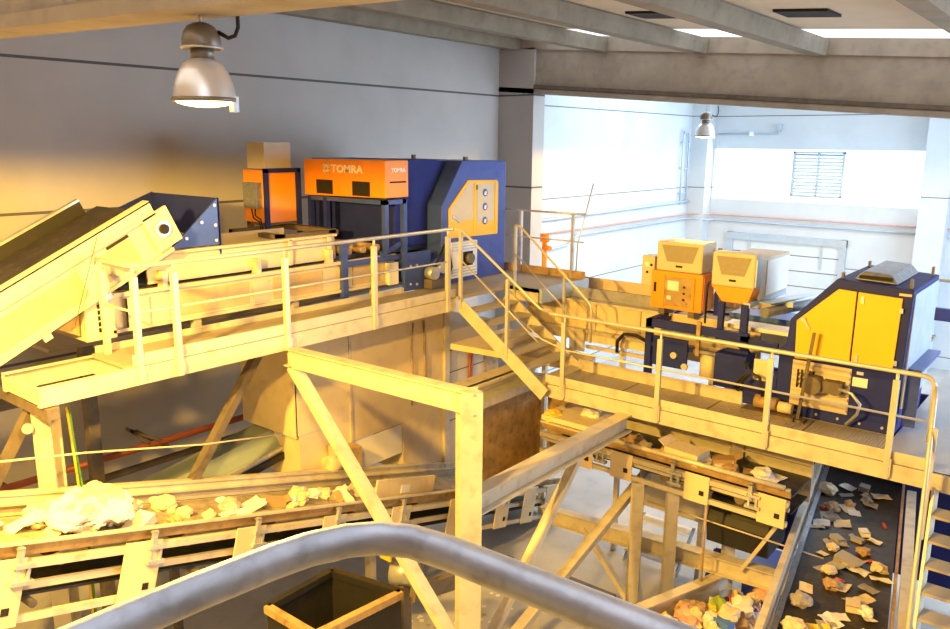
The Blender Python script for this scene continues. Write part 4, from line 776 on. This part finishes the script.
t.part('plate', MB().hull8([(-7.3, 6.0, 2.15), (-6.9, 6.4, 2.15), (-6.9, 6.42, 2.15), (-7.3, 6.02, 2.15), (-7.35, 6.0, 2.4), (-6.75, 6.5, 2.4), (-6.75, 6.52, 2.4), (-7.35, 6.02, 2.4)]), 'yellow')
t.part('plate', MB().box(-6.78, -6.60, 6.52, 6.55, 2.0, 2.42), 'yellow')
t = T('low_conveyor', 'narrow low conveyor frame running below the foreground rail', 'conveyor', (-5.8, 6.9, 1.3))
t.part('side_rail', MB().bar((-6.0, 6.3, 1.9), (-5.95, 8.2, 1.5), .1, .2), 'dullsteel')
t.part('leg', MB().box(-6.0, -5.92, 7.4, 7.48, 0, 1.6), 'dullsteel')

# ------------------------------------------------------------------ foreground handrail
t = T('handrail', 'thick worn grey pipe handrail bending across the foreground', 'handrail', (-.69, .66, 5.6))
pts = [(-.79, -.4, 6.7), (-.768, .2, 6.7), (-.762, .35, 6.7), (-.756, .44, 6.7), (-.745, .535, 6.7), (-.735, .585, 6.7), (-.715, .63, 6.7), (-.69, .66, 6.7), (-.65, .682, 6.7), (-.59, .69, 6.7), (-.45, .695, 6.7), (-.31, .70, 6.7), (.7, .74, 6.7)]
t.part('top_rail', MB().tube(pts, .0215, 20), 'pipe')
t.part('post', MB().tube([(-.775, .35, 5.6), (-.775, .35, 6.69)], .018, 14), 'pipe')
t.part('post', MB().tube([(.5, .745, 5.6), (.5, .745, 6.69)], .018, 14), 'pipe')
t = T('platform', 'walkway plate the foreground rail stands on', 'platform', (0, -.4, 0))
t.part('deck', MB().box(-.82, .9, -1.6, .8, 5.52, 5.6), 'grate')
for x in (-.7, .8): t.part('leg', MB().box(x - .05, x + .05, -1.5, -1.4, 0, 5.52), 'steel')

# ------------------------------------------------------------------ waste, piece by piece
CW = {'white': (.78, .76, .72), 'grey': (.34, .31, .27), 'brown': (.42, .27, .13), 'cream': (.70, .58, .38), 'yellow': (.80, .55, .08), 'green': (.30, .42, .06), 'red': (.62, .08, .05), 'blue': (.08, .20, .60), 'pink': (.72, .38, .32)}
for k, cl in CW.items(): M['w_' + k] = mat('waste_' + k, cl, .7, 0, .12, 14)
def scrap_mesh(kind, seed):
    rnd = random.Random(seed); mb = MB(); bm = mb.bm
    if kind == 'sheet':
        n = 4; w, l = rnd.uniform(.7, 1.), rnd.uniform(.9, 1.5); amp = rnd.uniform(.08, .22); sk = rnd.uniform(-.3, .3)
        P = [[V(((i / n - .5) * w + sk * (j / n - .5), (j / n - .5) * l, .1 + amp * noise.noise(V((i * .6 + seed, j * .6, seed * 1.7))))) for j in range(n + 1)] for i in range(n + 1)]
        A = [[bm.verts.new(p) for p in r_] for r_ in P]; B = [[bm.verts.new(p + V((0, 0, .03))) for p in r_] for r_ in P]
        for i in range(n):
            for j in range(n):
                bm.faces.new((A[i][j + 1], A[i + 1][j + 1], A[i + 1][j], A[i][j])); bm.faces.new((B[i][j], B[i + 1][j], B[i + 1][j + 1], B[i][j + 1]))
        for i in range(n):
            bm.faces.new((A[i][0], A[i + 1][0], B[i + 1][0], B[i][0])); bm.faces.new((A[i + 1][n], A[i][n], B[i][n], B[i + 1][n]))
            bm.faces.new((A[0][i + 1], A[0][i], B[0][i], B[0][i + 1])); bm.faces.new((A[n][i], A[n][i + 1], B[n][i + 1], B[n][i]))
    elif kind == 'crumple':
        bmesh.ops.create_icosphere(bm, subdivisions=3, radius=.5)
        for v in bm.verts:
            q = v.co * 3 + V((seed, 0, seed)); v.co *= 1 + .55 * noise.noise(q) + .25 * noise.noise(q * 2.3)
            v.co.z *= .62; v.co.z += .27
    elif kind == 'carton':
        a, b_, c_ = rnd.uniform(.6, .9), rnd.uniform(.8, 1.2), rnd.uniform(.3, .5)
        mb.box(-a / 2, a / 2, -b_ / 2, b_ / 2, 0, c_); mb.hull8([(-a / 2, b_ / 2, c_), (-a / 2, b_ / 2 + .25, c_ + .15), (a / 2, b_ / 2 + .25, c_ + .15), (a / 2, b_ / 2, c_), (-a / 2, b_ / 2, c_ + .02), (-a / 2, b_ / 2 + .25, c_ + .17), (a / 2, b_ / 2 + .25, c_ + .17), (a / 2, b_ / 2, c_ + .02)])
    else:
        mb.tube([(0, -.6, .2), (0, -.55, .2), (0, .25, .2)], .19, 12); mb.tube([(0, .25, .2), (0, .42, .2), (0, .45, .2), (0, .6, .2)], .09, 10)
    me = bpy.data.meshes.new(kind); bmesh.ops.recalc_face_normals(bm, faces=bm.faces)
    if kind == 'crumple':
        for f_ in bm.faces: f_.smooth = False
    bm.to_mesh(me); bm.free(); return me
LIB = {}
NAMES = {'sheet': 'paper_scrap', 'crumple': 'crumpled_paper', 'carton': 'carton', 'bottle': 'bottle'}
CATS = {'sheet': 'paper scrap', 'crumple': 'crumpled paper', 'carton': 'carton', 'bottle': 'bottle'}
WORD = {'sheet': 'flat torn %s scrap', 'crumple': 'crumpled %s wad', 'carton': 'squashed %s carton', 'bottle': 'empty %s bottle'}
def scrap(kind, colour, pos, size, rot, place, group, var=0):
    key = (kind, colour, var)
    if key not in LIB:
        me = scrap_mesh(kind, var * 3.7 + len(kind)); me.materials.append(M['w_' + colour]); LIB[key] = me
    o = bpy.data.objects.new(NAMES[kind], LIB[key]); COL.objects.link(o)
    o.location = pos; o.scale = (size,) * 3; o.rotation_euler = rot
    return tag(o, (WORD[kind] % colour) + ' ' + place, CATS[kind], group)
rn = random.Random(11)
def pick(ws): return rn.choices([w_[0] for w_ in ws], [w_[1] for w_ in ws])[0]
# dark belt at the lower right
for k in range(64):
    a = .9 + 5.4 * (k + rn.random()) / 64; b = rn.uniform(.22, 1.12)
    kd = pick((('sheet', 7), ('crumple', 3), ('carton', 1), ('bottle', .6)))
    cl = pick((('cream', 4), ('grey', 4), ('brown', 3), ('white', 3), ('yellow', 1), ('red', .7)) if kd != 'bottle' else (('red', 1), ('white', 2)))
    sz = rn.uniform(.13, .24) if kd != 'crumple' else rn.uniform(.14, .26)
    if kd == 'bottle': sz *= .6
    scrap(kd, cl, FO(a, b, -.22 + .0), sz, (rn.uniform(-.15, .15), rn.uniform(-.15, .15), rn.uniform(0, 6.3)), 'on the wide dark belt at the lower right', 'scraps on the dark belt', rn.randrange(4))
# lower conveyor: white heap at the left, flatter pieces further on
tilt = V((0, 1, 0)).rotation_difference(V(DM).normalized()).to_euler()
for k in range(34):
    a = 1.45 + 1.1 * rn.betavariate(2.5, 2.5); b = rn.uniform(.25, .82); hgt = .26 * max(0, 1 - ((a - 2.0) / .62) ** 2) * (1 - ((b - .6) / .6) ** 2) * rn.random()
    scrap('crumple', pick((('white', 6), ('cream', 2))), FM(a, b, -.13 + hgt), rn.uniform(.20, .34), (rn.uniform(-.3, .3), rn.uniform(-.3, .3), rn.uniform(0, 6)), 'in the bright heap at the left of the lower conveyor', 'heap on the lower conveyor', rn.randrange(4))
for k in range(44):
    a = .3 + 7.0 * (k + rn.random()) / 44; b = rn.uniform(.22, .95)
    kd = pick((('sheet', 4), ('crumple', 4), ('carton', 1)))
    scrap(kd, pick((('white', 4), ('cream', 4), ('pink', 1), ('brown', 1.5))), FM(a, b, -.12), rn.uniform(.14, .28), (tilt[0], rn.uniform(-.1, .1), rn.uniform(0, 6)), 'along the lower conveyor belt', 'pieces along the lower conveyor', rn.randrange(4))
# belt under the right walkway
for k in range(16):
    a = 1.0 + 2.6 * (k + rn.random()) / 16; b = rn.uniform(.2, .55)
    scrap(pick((('sheet', 3), ('crumple', 2), ('carton', 2))), pick((('cream', 4), ('white', 2), ('brown', 3))), FN(a, b, -.12), rn.uniform(.16, .30), (0, 0, rn.uniform(0, 6)), 'on the belt below the right walkway', 'pieces on the belt below the right walkway', rn.randrange(4))
scrap('carton', 'cream', FN(2.35, .18, -.06), .44, (0, 0, 1.45), 'lying large on the belt below the right walkway rail', None, 1)
scrap('crumple', 'yellow', FN(.12, .12, -.0), .28, (0, 0, 1), 'at the start of the conveyor by the rusty chute', None, 2)
scrap('crumple', 'white', FN(.6, .5, .06), .30, (0, 0, 2), 'beside the yellow wad by the rusty chute', None, 1)
# heap in the trough
for k in range(90):
    a, b = rn.random(), rn.random(); y = 8.3 + 2.1 * a; x0 = -4.5 + .8 * (y - 8.1) / 2.4 + .1; x = x0 + (1.25) * b
    hz = .80 + .34 * rn.random() * (1 - abs(b - .5) * 1.2)
    kd = pick((('crumple', 5), ('sheet', 3), ('carton', 2), ('bottle', .7)))
    cl = pick((('white', 4), ('cream', 4), ('brown', 2), ('yellow', 1.4), ('green', .7), ('red', .5), ('blue', .5), ('pink', .7)))
    sz = rn.uniform(.16, .30) * (.6 if kd == 'bottle' else 1)
    scrap(kd, cl, (x, y, hz), sz, (rn.uniform(-.5, .5), rn.uniform(-.5, .5), rn.uniform(0, 6.3)), 'in the mixed waste heap at the bottom', 'mixed waste heap in the trough', rn.randrange(4))
# in and around the skip
for k in range(12):
    scrap(pick((('crumple', 2), ('sheet', 2))), pick((('white', 2), ('cream', 3), ('brown', 2))), (-6.5 + rn.uniform(-.32, .32), 5.45 + rn.uniform(-.35, .35), 1.03 + .12 * rn.random()), rn.uniform(.16, .28), (rn.uniform(-.3, .3), rn.uniform(-.3, .3), rn.uniform(0, 6)), 'inside the dark waste skip', 'waste in the skip', rn.randrange(4))
for k in range(60):
    scrap('sheet', pick((('white', 3), ('grey', 1), ('cream', 1))), (rn.uniform(-8.6, -5.9), rn.uniform(7.2, 9.4), .0), rn.uniform(.03, .08), (0, 0, rn.uniform(0, 6)), 'littering the grey floor near the column foot', 'litter on the grey floor', rn.randrange(4))

# ------------------------------------------------------------------ daylight and picture settings
wd = bpy.data.worlds.new('daylight'); SC.world = wd; wd.use_nodes = True
bg = wd.node_tree.nodes['Background']; bg.inputs['Color'].default_value = (.70, .84, 1, 1); bg.inputs['Strength'].default_value = .25
def daylight(name, loc, rot, sx, sy, watts, col=(.80, .90, 1)):
    l = bpy.data.lights.new(name, 'AREA'); l.shape = 'RECTANGLE'; l.size = sx; l.size_y = sy; l.energy = watts; l.color = col
    o = bpy.data.objects.new(name, l); COL.objects.link(o); o.location = loc; o.rotation_euler = rot; return o
daylight('skylight_daylight', (-3, 22.7, 9.1), (0, 0, 0), 16, 6, 430, (.66, .84, 1))
daylight('window_daylight', (-8.65, YF - .1, 6.1), (-pi / 2, 0, 0), 7.2, 1.8, 220, (.7, .86, 1))
daylight('side_daylight', (XR - .1, 18.5, 5.2), (0, pi / 2, 0), 5, 9, 2000, (.62, .80, 1))  # area light of the added side window
daylight('strip_daylight', (0, .5, 8.7), (0, 0, 0), 5, 2, 45, (.62, .78, 1))
SC.view_settings.view_transform = 'Standard'; SC.view_settings.look = 'None'; SC.view_settings.gamma = 1; SC.view_settings.exposure = .2
SC.view_settings.use_curve_mapping = False
SC.cycles.max_bounces = 8; SC.cycles.diffuse_bounces = 5; SC.cycles.use_denoising = True
